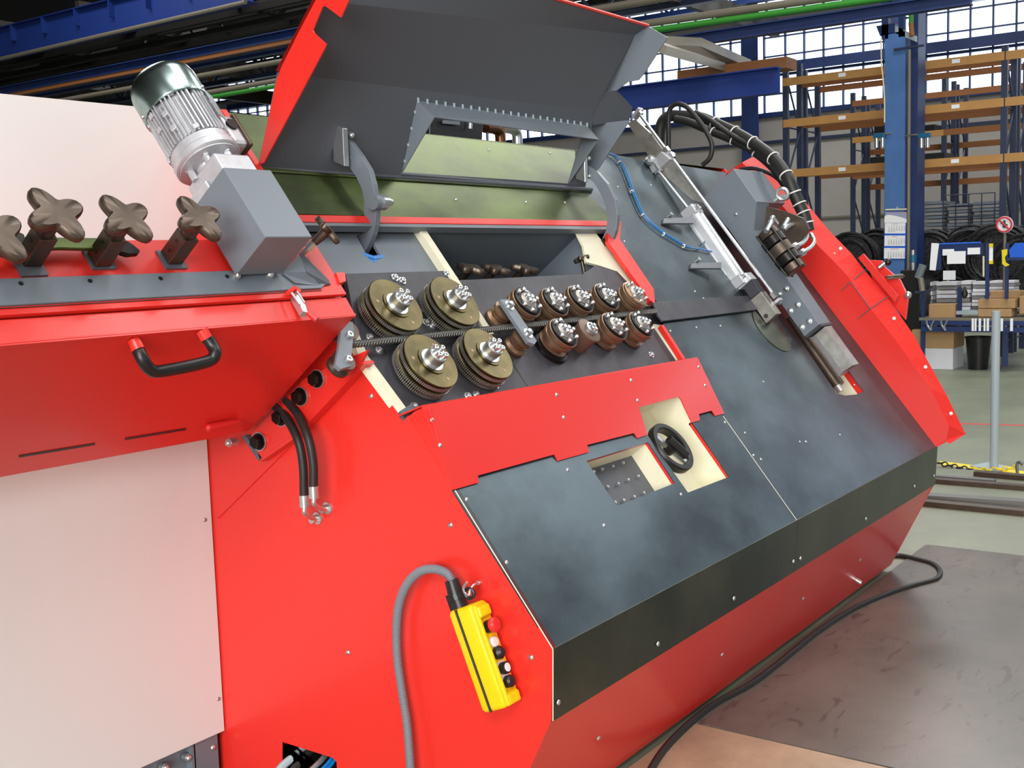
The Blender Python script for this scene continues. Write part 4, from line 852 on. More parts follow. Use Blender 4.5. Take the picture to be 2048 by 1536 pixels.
# star knobs
def star(parent, c, ax, R0, m=IRON, th_=.026, spin=0, name='knob_head'):
    ax = N(ax); a = N(np.cross(ax, (1, 0.2, 0))); b = np.cross(ax, a); rings = []; n = 48; c = np.array(c, float)
    for s_, h in ((.3, -.5), (.86, -.5), (.97, -.36), (1, 0), (.98, .28), (.90, .44), (.45, .50), (.1, .50)):
        rg_ = []
        for j in range(n):
            q = 2*math.pi*j/n; k_ = abs(math.cos(2*(q)))**1.0; lobe = (.53+.47*((1+math.cos(4*q))/2)**.95)
            rr = R0*(lobe*s_ if s_ > .6 else .5*s_); hh = h*th_
            rg_.append(c+ax*(hh)+(a*math.cos(q+spin)+b*math.sin(q+spin))*rr)
        rings.append(rg_)
    return part(name, MB().loft(rings), m, parent, smooth=True)
def clamp(base_px, top_px, label, R0=.078, wb=.13, wt=.275, spin=0, block=True, grp='star knob clamps on the infeed box'):
    b = U(*base_px, wb); tpt = U(*top_px, wt); t = thing('star_knob_clamp', label, 'clamp', b, grp)
    ax = N(tpt-b); ax = N(E3*.9+ax*.1)
    bu, bv, _ = uvw(b)
    hgt = np.linalg.norm(tpt-b); base = tpt-ax*hgt
    if block:
        part('clamp_block', MB().box((-1, -1, 0), (1, 1, 1), lambda p, q, s_: tuple(base+E1*p*.022+E2*q*.022+ax*s_*hgt*.62)), IRON, t, bev=.003)
        for s_ in (.2, .45): part('set_screw', MB().cyl(base-E1*.023+ax*hgt*s_, base-E1*.021+ax*hgt*s_, .005, n=8), BLK, t)
        part('foot_strip', MB().hexa([b-E1*.035-E2*.018-E3*.008, b+E1*.03-E2*.018-E3*.008, b+E1*.03+E2*.04-E3*.008, b-E1*.035+E2*.04-E3*.008, b-E1*.035-E2*.018, b+E1*.03-E2*.018, b+E1*.03+E2*.04, b-E1*.035+E2*.04]), DGREY, t)
    part('neck', MB().lathe(base+ax*hgt*.5, ax, [(.017, 0), (.019, .01), (.019, hgt*.35), (.028, hgt*.5)], 20), IRON, t, smooth=True)
    star(t, tpt, ax, R0, spin=spin)
    return t

# ================================================================== INFEED UNIT (red box on the left)
UL, UR = .2, 2.398
box = thing('infeed_box', 'long red infeed box with door handle, grey rail and cream lower cabinet behind it', 'machine box', (1.6, 2.7, 0))
part('box_body', MB().box((UL, 1.071, -.485), (UR, 1.335, .10), S), RED, box, bev=.003)
part('door', MB().prism([W(712, 629, 1.066), W(530, 831, 1.066), S(UL, 1.066, -.388), S(UL, 1.066, .11)], E2*.004), RED, box)
part('cover_strip', MB().prism([S(UL, 1.062, .108), S(UR, 1.062, .108), S(UR, 1.125, .112), S(UL, 1.125, .112)], -E3*.01), RED, box)
part('lid', MB().prism([S(UL, 1.129, .112), S(UR-.004, 1.129, .112), S(UR-.004, 1.33, .112), S(UL, 1.33, .112)], E3*.012), RED, box)
part('lower_frame', MB().box((UL, 1.074, -.495), (2.32, 1.10, -.398), S), RED, box)
part('end_lug', MB().prism([U(*p, .13) for p in ((672, 545), (690, 545), (692, 562), (680, 566))], -E3*.10), RED, box)
for a, b in ((0.0, 38), (38, 190), (250, 370)): pass
slit = MB()
for (xa, xb) in ((38, 190), (250, 372)):
    ya = 918-xa*.164-4; yb = 918-xb*.164-4; slit.prism([W(xa, ya+3, 1.0655), W(xb, yb+3, 1.0655), W(xb, yb+7, 1.0655), W(xa, ya+7, 1.0655)], -E2*.001)
part('door_gap', slit, BLK, box)
# rail
rl = part('rail', MB().prism([S(UL, 1.150, .130), S(2.306, 1.150, .130), S(2.335, 1.165, .130), S(2.34, 1.19, .130), S(2.30, 1.222, .130), S(UL, 1.222, .130)], -E3*.012), GREY, box, bev=.002)
part('rail_under', MB().prism([S(UL, 1.146, .126), S(2.306, 1.146, .126), S(2.306, 1.152, .112), S(UL, 1.152, .112)], -E2*.002), BLK, rl)
part('end_ramp', MB().hexa([U(600, 552, .126), U(640, 572, .126), U(664, 569, .12), U(664, 566, .12), U(598, 508, .16), U(615, 545, .15), U(660, 568, .13), U(606, 508, .16)]), DGREY, rl)
part('rail_cap', MB().add([U(598, 510, .16), U(564, 546, .135), U(590, 566, .135), U(640, 571, .13), U(618, 543, .15)], [(0, 1, 2, 3, 4)]), GREY, rl)
for x, y in ((42, 567), (180, 562), (321, 557), (454, 553)):
    c = U(x, y, .130); part('rail_screw', MB().cyl(c, c+E3*.001, .006, n=10).cyl(c+E3*.001, c+E3*.004, .003, n=8), BLK, rl)
# handle
hpts = [W(270, 684, 1.066), W(284, 716, 1.02), W(300, 738, 1.0), W(325, 742, .995), W(412, 724, .995), W(430, 708, 1.005), W(424, 690, 1.03), W(404, 664, 1.066)]
hd = part('door_handle', MB().tube(smooth_path(hpts, 6), .0155, 14), BLK, box, smooth=True, label='black bow handle')
part('handle_foot', MB().cyl(W(268, 680, 1.066), W(277, 700, 1.04), .0158, n=14), RED, hd, smooth=True); part('handle_foot', MB().cyl(W(403, 660, 1.066), W(413, 677, 1.045), .0158, n=14), RED, hd, smooth=True)
# latch
la = part('toggle_latch', MB().prism([U(*p, .135) for p in ((588, 590), (598, 588), (612, 612), (616, 626), (606, 622))], -E3*.02), CHROME, box, bev=.001)
part('latch_grip', MB().tube([U(616, 624, .14), U(634, 640, .145)], .009, 10), REDP, la, smooth=True)
part('latch_hook', MB().tube([U(576, 586, .135), U(590, 576, .14), U(600, 584, .14)], .007, 8), RED, la, smooth=True)
part('latch_wire', MB().tube([U(583, 586, .142), U(600, 610, .145)], .003, 6).tube([U(594, 583, .142), U(609, 606, .145)], .003, 6), CHROME, la)
part('lower_grip', MB().tube([W(418, 855, 1.055), W(440, 850, 1.055), W(478, 843, 1.055)], [.012, .011, .008], 10).ball(W(418, 855, 1.055), .012), REDP, box, smooth=True)
# panel behind
cab = thing('cream_cabinet', 'cream painted sheet cabinet behind and below the red infeed box', 'cabinet', (1.6, 3.06, .17))
cr_ = PY(415, 880, 3.05)[0]
part('lower_panel', MB().box((.3, 3.05, .175), (2.495, 3.064, 1.5)), CREAM, cab, bev=.002)
part('upper_panel', MB().prism([PY(-200, 168, 3.05), PY(272, 213, 3.05), PY(452, 229, 3.05), (2.66, 3.05, 1.4), (.2, 3.05, 1.4)], (0, .014, 0)), CREAM, cab)
screws(cab, [PY(410, 1040, 3.049), PY(437, 1398, 3.049)], (0, -1, 0), .007, m=MACH)
part('foot_frame', MB().box((1.2, 3.09, 0.0), (2.36, 3.10, .17)), GREY, cab)
part('foot_bracket', MB().box((2.37, 3.06, .02), (2.47, 3.07, .19)).box((2.36, 3.06, 0), (2.375, 3.2, .19)), GREY, cab)
for x, y in ((369, 1513), (323, 1533), (417, 1492)):
    c = PY(x, y, 3.085); part('hex_bolt', MB().cyl(c, c-T((0, .02, 0)), .014, n=10).ball(c-T((0, .02, 0)), .012, (0, -1, 0)), CHROME, cab, smooth=True)
# clamps
clamp((66, 538), (112, 430), 'left star knob clamp standing in front of the cream panel', spin=.25)
clamp((206, 525), (252, 438), 'middle star knob clamp, halfway between the left clamp and the motor', R0=.074, spin=.35)
clamp((350, 525), (398, 438), 'star knob clamp right beside the grey motor housing', R0=.072, spin=.2)
clamp((-90, 545), (-12, 470), 'star knob clamp cut off by the left picture edge', spin=.4)
kc = thing('star_knob_clamp', 'smaller star knob on a zinc spindle right of the grey motor housing', 'clamp', U(605, 512, .12), 'star knob clamps on the infeed box')
b = U(600, 512, .12); t_ = U(655, 460, .215); ax = N(t_-b)
part('spindle', MB().cyl(b, b+ax*.05, .008).cyl(b+ax*.03, b+ax*.055, .013, n=6), CHROME, kc, smooth=False)
part('neck', MB().cyl(b+ax*.05, t_, .011, .016, n=16), IRON, kc, smooth=True); star(kc, t_, N(ax+E1*.15), .05, spin=.1, th_=.02)
# small knobs inside the cavity
for i, (x, y, l) in enumerate(((939, 540, 'left dark star knob peeking out of the opening'), (990, 541, 'middle dark star knob peeking out of the opening'), (1047, 540, 'right dark star knob peeking out of the opening'))):
    c = U(x+2, y-2, -.05); kn = part('star_knob', MB().cyl(c-E3*.10, c, .014), IRON, mach, smooth=True); star(kn, c, E3+E2*.7, .056, spin=.3*i, th_=.026)
c = U(1163, 518, -.05); kn = part('star_knob', MB().cyl(c-E2*.06-E3*.03, c, .008), IRON, mach, smooth=True); star(kn, c, E2+E3*.3, .035, spin=.2, th_=.02)
# wrench lying behind the clamps
wr = thing('open_end_wrench', 'dark open ended wrench lying behind the star knob clamps', 'wrench', U(120, 500, .145))
def WQ(pts): return [U(x, y, .15) for x, y in pts]
part('shank', MB().prism(WQ([(38, 478), (120, 480), (205, 481), (240, 488), (240, 500), (200, 504), (120, 502), (38, 506)]), E3*.010), OLIVE, wr, bev=.003)
jaw = [(45+0, 476), (30, 470), (8, 474), (-12, 482), (-20, 492), (2, 490), (12, 496), (8, 504), (-14, 508), (5, 518), (25, 517), (45, 506)]
part('jaw', MB().prism(WQ(jaw), E3*.014), BLACKO, wr, bev=.004)
part('jaw', MB().prism(WQ([(235, 486), (250, 488), (262, 496), (277, 508), (272, 514), (250, 516), (236, 512), (232, 500)]), E3*.014), BLACKO, wr, bev=.004)
# gearmotor with grey housing
gm = thing('gear_motor', 'aluminium gear motor with zinc cowl on a grey sheet housing', 'motor', S(2.1, 1.3, .14))
def GB(x, y, z): return tuple(S(x, y, z))
part('sheet_housing', MB().box((2.018, 1.197, .14), (2.182, 1.43, .292), GB), GREY, gm, bev=.003, label='grey painted sheet housing')
screws(gm, [S(2.012, 1.19, .15)], -E1, .008)
for p in ((473, 551), (540, 549)): c = U(*p, .133); part('housing_bolt', MB().ball(c, .012, E3), CHROME, gm, smooth=True)
mw, mu = .193, 2.095
def M_(u, v, w_): return S(mu+u, v, mw+w_)
part('gear_case', MB().box((mu-.058, 1.425, mw-.06), (mu+.065, 1.50, mw+.08), GB).box((mu-.075, 1.36, mw-.08), (mu-.0605, 1.46, mw+.02), GB), ALU, gm, bev=.006)
part('gear_neck', MB().lathe(S(mu, 1.49, mw), E2, [(.045, 0), (.045, .03), (.06, .035), (.085, .04), (.085, .05)], 32), ALU, gm, smooth=True)
for i in range(6):
    a = i*math.pi/3+.3; c = M_(.062*math.cos(a), 1.49, .062*math.sin(a)); part('stud', MB().cyl(c, c+E2*.045, .010, n=8), ALU, gm, smooth=True); part('stud_nut', MB().cyl(c+E2*.03, c+E2*.042, .013, n=6), CHROME, gm)
part('motor_flange', MB().lathe(S(mu, 1.535, mw), E2, [(.04, 0), (.088, 0), (.092, .004), (.092, .022), (.086, .028), (.086, .05), (.08, .055)], 48), ALU, gm, smooth=True)
mh = part('motor_housing', MB().lathe(S(mu, 1.585, mw), E2, [(.06, 0), (.074, 0), (.074, .155), (.06, .155)], 48), ALU, gm, smooth=True)
fin = MB()
for i in range(44):
    a = 2*math.pi*i/44; ca, sa = math.cos(a), math.sin(a); L_ = .150 if i % 4 else .12
    h_ = .088+(.003 if i % 4 == 1 else 0)
    fin.box((-1, 0, 0), (1, 1, 1), lambda p, q, s_: tuple(S(mu, 1.588, mw)+E2*q*L_+E1*(ca*(.073+s_*(h_-.073))-sa*p*.0021)+E3*(sa*(.073+s_*(h_-.073))+ca*p*.0021)))
part('cooling_fins', fin, ALU, mh, kind='stuff')
for i, (a, vv) in enumerate(((2.2, 1.60), (4.0, 1.60), (2.35, 1.73), (3.3, 1.66), (3.3, 1.71), (2.8, 1.68), (2.8, 1.63), (3.9, 1.72))):
    c = S(mu, vv, mw)+(E1*math.cos(a)+E3*math.sin(a))*.084; part('boss', MB().box((-1, -1, -1), (1, 1, 1), lambda p, q, s_: tuple(c+(E1*math.cos(a)+E3*math.sin(a))*p*.008+E2*q*.008+(-E1*math.sin(a)+E3*math.cos(a))*s_*.009)), ALU, mh, bev=.002)
part('fan_cowl', MB().lathe(S(mu, 1.722, mw), E2, [(.088, 0), (.094, .0), (.095, .004), (.095, .082), (.091, .100), (.080, .114), (.05, .122), (.0, .124)], 56, cap=False), ZINC, gm, smooth=True, label='shiny zinc fan cowl')
for a in (1.2, 3.6): c = S(mu, 1.735, mw)+(E1*math.cos(a)+E3*math.sin(a))*.095; part('cowl_screw', MB().ball(c, .006, E1*math.cos(a)+E3*math.sin(a)), CHROME, gm)
tb = S(mu+.10, 1.62, mw+.005)
part('terminal_box', MB().box((-1, -1, -1), (1, 1, 1), lambda p, q, s_: tuple(tb+E1*p*.028+E2*q*.055+E3*s_*.05)), ALU, gm, bev=.014)
part('box_lid', MB().box((-1, -1, -1), (1, 1, 1), lambda p, q, s_: tuple(tb+E1*.030+E1*p*.006+E2*q*.058+E3*s_*.054)), IRON, gm, bev=.004)
c = tb+E3*.05+E2*.015; part('cable_entry', MB().cyl(c, c+E3*.006, .018, n=18), BLK, gm)
pl = S(mu+.045, 1.67, mw+.087); part('name_plate', MB().box((-1, -1, -1), (1, 1, 1), lambda p, q, s_: tuple(pl+E1*p*.022-E3*p*.012+E2*q*.045+E3*s_*.001)), POSTM, gm)

# ================================================================== HOSES and PENDANT
for i, (pts, lab) in enumerate(((((548, 812), (572, 835), (596, 880), (606, 930), (608, 990)), 'left black hydraulic hose ending in a zinc elbow on the red side plate'), (((572, 800), (596, 830), (616, 875), (626, 925), (627, 972)), 'right black hydraulic hose ending in a zinc elbow on the red side plate'))):
    Xs = (2.46, 2.44, 2.42, 2.42, 2.42); P_ = [PX(x, y, X) for (x, y), X in zip(pts, Xs)]
    P_ = smooth_path(P_, 8); h = thing('hydraulic_hose', lab, 'hose', P_[-1], 'pair of short hydraulic hoses')
    part('hose', MB().tube(P_, .0135, 12), RUB, h, smooth=True)
    e = P_[-1]; part('ferrule', MB().cyl(e, e-T((0, 0, .037)), .0155, n=14), CHROME, h, smooth=True)
    tgt = PX(*((636, 1036) if i == 0 else (656, 1016)), XN); 
    part('elbow', MB().tube(smooth_path([e-T((0, 0, .035)), e-T((0, 0, .055)), (e-T((0, 0, .07))+tgt)/2, tgt], 5), .008, 10), CHROME, h, smooth=True)
    part('union_nut', MB().cyl(tgt-T((.03, 0, 0)), tgt, .013, n=6).cyl(tgt-T((.006, 0, 0)), tgt, .019, n=18), CHROME, h)
# floor-level cable bundle in the side opening
for i, (pa_, pb2, r_, m_, l) in enumerate((((606, 1488), (545, 1560), .014, POSTM, 'thick pale grey cable in the opening at the foot of the side plate'), ((618, 1500), (570, 1570), .013, RUB, 'black braided cable in the opening at the foot of the side plate'), ((650, 1505), (600, 1575), .010, CHROME, 'braided silver cable in the opening at the foot of the side plate'), ((662, 1512), (622, 1575), .006, BLUEP, 'left thin blue tube in the opening at the foot of the side plate'), ((668, 1516), (632, 1575), .006, BLUEP, 'right thin blue tube in the opening at the foot of the side plate'))):
    solo('machine_cable', MB().tube(smooth_path([PX(pa_[0]+24, pa_[1]-30, XN+.10), PX(pa_[0]-4, pa_[1]+12, XN+.035), PX((pa_[0]+pb2[0])/2-10, (pa_[1]+pb2[1])/2+8, XN-.02), PX(*pb2, XN-.04)], 5), r_, 8), m_, l, 'cable', smooth=True)
# pendant
pn = thing('pendant_control', 'yellow pendant control with black seam and push buttons hanging on the red side plate', 'control', PX(990, 1430, 2.43))
t0 = PX(935, 1212, 2.415); t1 = PX(1007, 1418, 2.415); la_ = N(t1-t0); Lp = np.linalg.norm(t1-t0)
bo = N(np.cross(la_, (1, 0, 0))); bo = bo if bo[1] < 0 else -bo            # outward normal of the button face, in the plane of the side plate
wdt_ = .088; thk = .078
def PF(a, b, x): return t0+la_*a*Lp+bo*b+T((x, 0, 0))
ringsP = []
for a, s_ in ((-.0, .80), (.01, .93), (.04, 1), (.5, 1.0), (.96, 1), (.99, .93), (1.0, .8)):
    r_ = []; k_ = [(-1, -.7), (-.94, -.92), (-.7, -1), (.7, -1), (.94, -.92), (1, -.7), (1, .7), (.94, .92), (.7, 1), (-.7, 1), (-.94, .92), (-1, .7)]
    for b, x in k_: r_.append(PF(a, -wdt_/2+.008+b*s_*(wdt_/2), thk/2+x*s_*thk/2))
    ringsP.append(r_)
part('case', MB().loft(ringsP), YEL, pn, bev=.004, smooth=True)
part('seam', MB().tube([PF(a, -wdt_*.52, -.0008) for a in (0.0, .1, .3, .5, .7, .9, 1.0)], .004, 8), BLK, pn, label='black rubber seam')
part('hand_guard', MB().hexa([tuple(PF(a, b, x)) for a, b, x in ((.02, .008, .01), (.17, .008, .01), (.17, .008, .065), (.02, .008, .065), (.05, .024, .012), (.14, .024, .012), (.14, .024, .062), (.05, .024, .062))]).hexa([tuple(PF(a, b, x)) for a, b, x in ((.86, .008, .01), (1, .008, .01), (1, .008, .065), (.86, .008, .065), (.90, .022, .012), (.985, .02, .012), (.985, .02, .062), (.90, .022, .062))]).box((.02, .004, .004), (.99, .020, .016), lambda a, b, x: tuple(PF(a, b, x))), YEL, pn, bev=.004)
def btn_(a, prof, m_, nm, lab=None): return part(nm, MB().lathe(PF(a, .008, thk*.52), bo, prof, 24), m_, pn, smooth=True, label=lab)
btn_(.25, [(.018, 0), (.018, .016), (.014, .018)], BLK, 'stop_collar'); btn_(.25, [(.013, .016), (.021, .020), (.022, .030), (.016, .036), (0, .038)], REDP, 'stop_button', 'red mushroom stop button')
btn_(.40, [(.015, 0), (.015, .008), (.012, .012), (0, .013)], WHT, 'push_button', 'white push button')
btn_(.51, [(.018, 0), (.018, .014), (.010, .024), (.0, .025)], BLK, 'selector_switch', 'black selector switch'); part('label_plate', MB().box((.59, .008, .016), (.76, .0095, .058), lambda a, b, x: tuple(PF(a, b, x))), WHT, pn)
b_ = btn_(.66, [(.017, 0), (.017, .018), (.012, .02)], BLK, 'push_button', 'black ringed push button'); part('button_cap', MB().lathe(PF(.66, .008, thk*.52)+bo*.018, bo, [(.012, 0), (.012, .003), (0, .004)], 20), WHT, b_, smooth=True)
btn_(.79, [(.017, 0), (.017, .016), (.012, .022), (0, .023)], BLK, 'push_button', 'black push button')
gt = [PX(x, y, 2.45) for x, y in ((921, 1215), (912, 1190), (903, 1160))]
part('gland', MB().tube([gt[0], gt[1]], [.024, .021], 14).tube([gt[1], gt[2]], [.023, .020], 14), BLK, pn, smooth=True)
part('gland_ring', MB().cyl(gt[1]-N(gt[0]-gt[1])*.004, gt[1]+N(gt[0]-gt[1])*.012, .026, n=16), BLK, pn)
part('eyelet', MB().ring(PX(939, 1187, 2.44), (1, .2, 0), .014, .005, 20, 8), BLK, pn)
part('clip', MB().box((-1, -1, -1), (1, 1, 1), lambda a, b, c: tuple(PX(902, 1205, 2.44)+la_*a*.022+bo*b*.005+T((c*.008, 0, 0)))), BLK, pn)
hk_ = thing('hook', 'small zinc hook on the red side plate holding the pendant', 'hook', PX(957, 1165, XN))
part('hook_wire', MB().tube(smooth_path([PX(960, 1165, XN), PX(950, 1168, 2.46), PX(941, 1178, 2.44), PX(938, 1190, 2.43), PX(930, 1186, 2.43), PX(927, 1176, 2.43), PX(934, 1164, 2.43)], 5), .0035, 8), CHROME, hk_, smooth=True)
part('hook_nut', MB().cyl(PX(955, 1166, 2.485), PX(960, 1165, XN), .007, n=8), CHROME, hk_)
cp = smooth_path([PX(x, y, X) for x, y, X in ((905, 1162, 2.45), (892, 1146, 2.45), (868, 1138, 2.45), (840, 1143, 2.45), (815, 1167, 2.45), (799, 1205, 2.455), (793, 1255, 2.46), (795, 1320, 2.46), (805, 1390, 2.46), (814, 1450, 2.455), (821, 1540, 2.45), (826, 1620, 2.45))], 30)
PP_ = np.array(cp); seg = np.r_[0, np.cumsum(np.linalg.norm(np.diff(PP_, axis=0), axis=1))]; nn = int(seg[-1]/.0016)
tt = np.linspace(0, seg[-1], nn); PPs = np.stack([np.interp(tt, seg, PP_[:, k_]) for k_ in range(3)], 1)
part('conduit', MB().tube(list(PPs), [(.0132 if (i//2) % 2 else .0096) for i in range(nn)], 12), CONDUIT, pn, label='grey corrugated conduit')

# ================================================================== RIGHT HAND SIDE: arm, cylinder, guard, hoses
XA = 5.45
def V(x, y, X=XA): return PX(x, y, X)
def vwof(p): return uvw(p)[1:]
arm_ = thing('bending_arm', 'grey bending arm beam with bright steel tip over the slot', 'machine arm', V(1560, 640))  # the machine's bending arm, kept as a separate object
def abox(pts, du, m, name, parent=arm_, X=XA, bev=.003, label=None): return part(name, MB().prism([PX(x, y, X) for x, y in pts], E1*du), m, parent, bev=bev, label=label)
ah = abox([(1467, 337), (1514, 404), (1455, 457), (1405, 397)], .36, GREY, 'motor_block', label='large grey head block')
q1 = vwof(V(1500, 412)); 
# beam: constant section along v
vA, wA = vwof(V(1455, 457)); vB, wB = vwof(V(1608, 673)); vC, wC = vwof(V(1636, 645))
wlo = min(wA, wB); whi = wlo+.105
part('arm_beam', MB().prism([V(x, y) for x, y in ((1455, 456), (1513, 403.5), (1507.6, 461), (1637.8, 649.6), (1608.8, 673.3))], E1*.16), GREY, arm_, bev=.003)
XT = XA+.045; tipf = [V(x, y, XT) for x, y in ((1630, 669), (1649, 653), (1705.5, 731), (1685, 744.5))]; tl2 = [V(x, y, XT) for x, y in ((1630, 669), (1622, 675), (1676.5, 753.5), (1685, 744.5))]
part('arm_tip', MB().prism(tipf, E1*.09), MACH, arm_, bev=.002, label='bright machined tip block'); part('tip_chamfer', MB().hexa([tl2[0], tl2[3], tl2[2]+E1*.012, tl2[1]+E1*.012, tl2[0]+E1*.09, tl2[3]+E1*.09, tl2[2]+E1*.09, tl2[1]+E1*.09]), ALU, arm_)
part('beam_end', MB().prism([S(XA+.005, vB, wlo+.004), S(XA+.005, vB-.014, wlo+.004), S(XA+.005, vB-.014, whi-.004), S(XA+.005, vB, whi-.004)], E1*.15), PLATE, arm_)
for x, y in ((1573, 577), (1559, 588), (1558, 604), (1596, 609), (1581, 621), (1619, 642), (1604, 654)):
    c = V(x, y); part('hex_bolt', MB().lathe(c, -E1, [(.015, 0), (.015, .003), (.010, .004), (.010, .016), (.005, .018)], 12), CHROME, arm_, smooth=True)
c = V(1473, 428); part('hex_bolt', MB().lathe(c, -E1, [(.008, 0), (.008, .01), (0, .012)], 12), CHROME, arm_)
# bracket and hydraulic valve block on top of the arm
part('valve_bracket', MB().prism([V(x, y, XA+.13) for x, y in ((1518, 409), (1560, 420), (1606, 436), (1618, 458), (1596, 506), (1512, 464))], E1*.02), IRON, arm_)
eye = U(1556, 396, .30); part('lifting_eye', MB().ring(eye+E3*.03, E1+E2*.3, .028, .009, 24, 10).cyl(eye-E3*.02, eye+E3*.005, .018), CHROME, arm_, smooth=True)
part('lock_nut', MB().cyl(eye+E1*.05+E3*.01, eye+E1*.09+E3*.01, .017, n=16), CHROME, arm_, smooth=True)
hy = thing('hydraulic_motor', 'black hydraulic motor with sections and hose elbows on the bending arm', 'hydraulic motor', U(1585, 490, .16))
ha = U(1532, 462, .25); hbp = U(1608, 530, .25); hd_ = -E2; hl_ = .30
s0 = ha
for k_, (r_, l_) in enumerate(((.052, .045), (.062, .05), (.060, .06), (.062, .05), (.05, .045))):
    part('motor_section', MB().lathe(s0, hd_, [(r_*.9, 0), (r_, .004), (r_, l_-.006), (r_*.9, l_-.002)], 28), IRON if k_ % 2 == 0 else BLACKO, hy, smooth=True); s0 = s0+hd_*l_
for k_ in range(4):
    a = k_*math.pi/2+.7; off = (E1*math.cos(a)+E3*math.sin(a))*.060; part('tie_rod', MB().cyl(ha+off, s0+off*.95, .006, n=8), BLACKO, hy)
for i, ((x0, y0), (x1, y1)) in enumerate((((1532, 463), (1542, 444)), ((1553, 447), (1545, 436)), ((1566, 455), (1575, 440)), ((1588, 446), (1570, 456)))):
    a = U(x0, y0, .28); b = U(x1, y1, .30); part('fitting', MB().cyl(a, b, .012, n=10).ball(b, .014), CHROME, hy, smooth=True)
for i, pts in enumerate((((1612, 462), (1613, 475), (1604, 486), (1592, 492)), ((1622, 468), (1628, 482), (1622, 494), (1607, 504)))):
    P_ = smooth_path([U(x, y, .30) for x, y in pts], 5); part('hose_elbow', MB().tube(P_, .011, 10), CHROME, hy, smooth=True)
    e = P_[-1]; part('union_nut', MB().cyl(e, e+N(P_[-1]-P_[-3])*.05, .019, n=6), CHROME, hy)
# pneumatic cylinder with rods
WX = 5.22
cyl = thing('pneumatic_cylinder', 'aluminium pneumatic cylinder with piston rod lying in front of the grey arm', 'cylinder', PX(1430, 480, WX))
ca, cb = PX(1388, 434, WX), PX(1472, 558, WX); cd = N(cb-ca); cs = N(np.cross(cd, E1))
def CB(p, q, s_): return lambda a, b, c: tuple(p+(q-p)*b+E1*a*s_+cs*c*s_)
part('cylinder_barrel', MB().box((-1, 0, -1), (1, 1, 1), CB(ca, cb, .038)), ALUB, cyl, bev=.007)
for k_ in (-1, 1):
    part('profile_rib', MB().box((-1.08, 0, k_*.55-.16), (-.9, 1, k_*.55+.16), CB(ca, cb, .038)), ALUB, cyl)
    part('profile_rib', MB().box((k_*.55-.16, 0, 1), (k_*.55+.16, 1, 1.1), CB(ca, cb, .038)), ALUB, cyl)
for p, q in ((ca-cd*.05, ca), (cb, cb+cd*.05)): part('end_cap', MB().box((-1, 0, -1), (1, 1, 1), CB(p, q, .042)), ALU, cyl, bev=.003)
for p in (ca-cd*.02, cb+cd*.02): part('air_fitting', MB().cyl(p-E1*.02+E3*.03, p-E1*.02+E3*.06, .010, n=10).ball(p+E1*.02+E3*.045, .008), CHROME, cyl, smooth=True)
r0, r1 = PX(1318, 344, WX), ca-cd*.04; part('piston_rod', MB().cyl(r0, r1, .0085, n=12), CHROME, cyl, smooth=True, label='thin piston rod')
part('rod_clevis', MB().box((-1, 0, -1), (1, 1, 1), CB(PX(1303, 322, WX), PX(1318, 345, WX), .018)).ball(PX(1303, 322, WX)-E1*.01, .03), CHROME, cyl, bev=.002)
part('clevis_plate', MB().prism([PX(x, y, WX-.02) for x, y in ((1297, 328), (1303, 325), (1312, 340), (1305, 346))], E1*.03), ALU, cyl)
for p in ((1335, 435), (1390, 525)):
    c = U(*p, .005); part('mount_bracket', MB().prism([U(p[0]-10, p[1]+4, .002), U(p[0]+50, p[1]+2, .05), U(p[0]+50, p[1]+14, .05), U(p[0]-12, p[1]+14, .002)], E3*.01), DGREY, cyl); part('mount_screw', MB().cyl(c, c+E3*.03, .010, n=10), CHROME, cyl)
part('rod_guide', MB().prism([PX(x, y, WX+.03) for x, y in ((1255, 247), (1270, 238), (1300, 266), (1405, 405), (1385, 400), (1312, 335))], E1*.02), MACH, cyl, label='flat steel guide bar')
part('rod_block', MB().prism([PX(x, y, WX-.01) for x, y in ((1308, 321), (1322, 303), (1340, 318), (1318, 338))], E1*.05), ALU, cyl, bev=.002)
rod = thing('adjusting_rod', 'long thin pale green zinc rod running down along the grey arm', 'rod', PX(1550, 600, WX+.05))
RX = WX+.04
ra, rb_ = PX(1276, 224, RX), PX(1549, 592, RX)
part('rod', MB().cyl(ra, rb_, .0085, n=12), CHROME, rod, smooth=True)
for p in (PX(1334, 300, RX), PX(1344, 312, RX), PX(1279, 226, RX), PX(1548, 590, RX)): part('rod_nut', MB().cyl(p-N(rb_-ra)*.014, p+N(rb_-ra)*.014, .0165, n=6), CHROME, rod)
part('end_plate', MB().prism([PX(x, y, RX-.02) for x, y in ((1264, 230), (1276, 214), (1278, 219), (1266, 238))], E1*.05), ALU, rod, bev=.002); part('end_plate', MB().prism([PX(x, y, RX-.01) for x, y in ((1335, 302), (1343, 306), (1338, 318), (1328, 312))], E1*.05), ALU, rod)
part('rod_bracket', MB().prism([PX(x, y, RX+.02) for x, y in ((1540, 608), (1556, 596), (1560, 600), (1544, 613))], E1*.04), ALU, rod)
pb3 = thing('pressure_finger', 'machined steel finger block with round pin below the pneumatic cylinder', 'block', PX(1520, 620, WX))
part('clamp_head', MB().prism([PX(x, y, WX-.02) for x, y in ((1468, 568), (1490, 545), (1502, 558), (1478, 580))], E1*.07), ALUB, pb3, bev=.002)
part('finger_bar', MB().prism([PX(x, y, WX) for x, y in ((1484, 573), (1505, 559), (1520, 583), (1502, 598))], E1*.06), PLATE, pb3, bev=.002)
part('finger_block', MB().prism([PX(x, y, WX-.01) for x, y in ((1501, 600), (1521, 583), (1553, 628), (1532, 647))], E1*.06), MACH, pb3, bev=.002)
part('finger_toe', MB().prism([PX(x, y, WX+.0) for x, y in ((1508, 641), (1518, 634), (1532, 645), (1526, 650))], E1*.05), MACH, pb3)
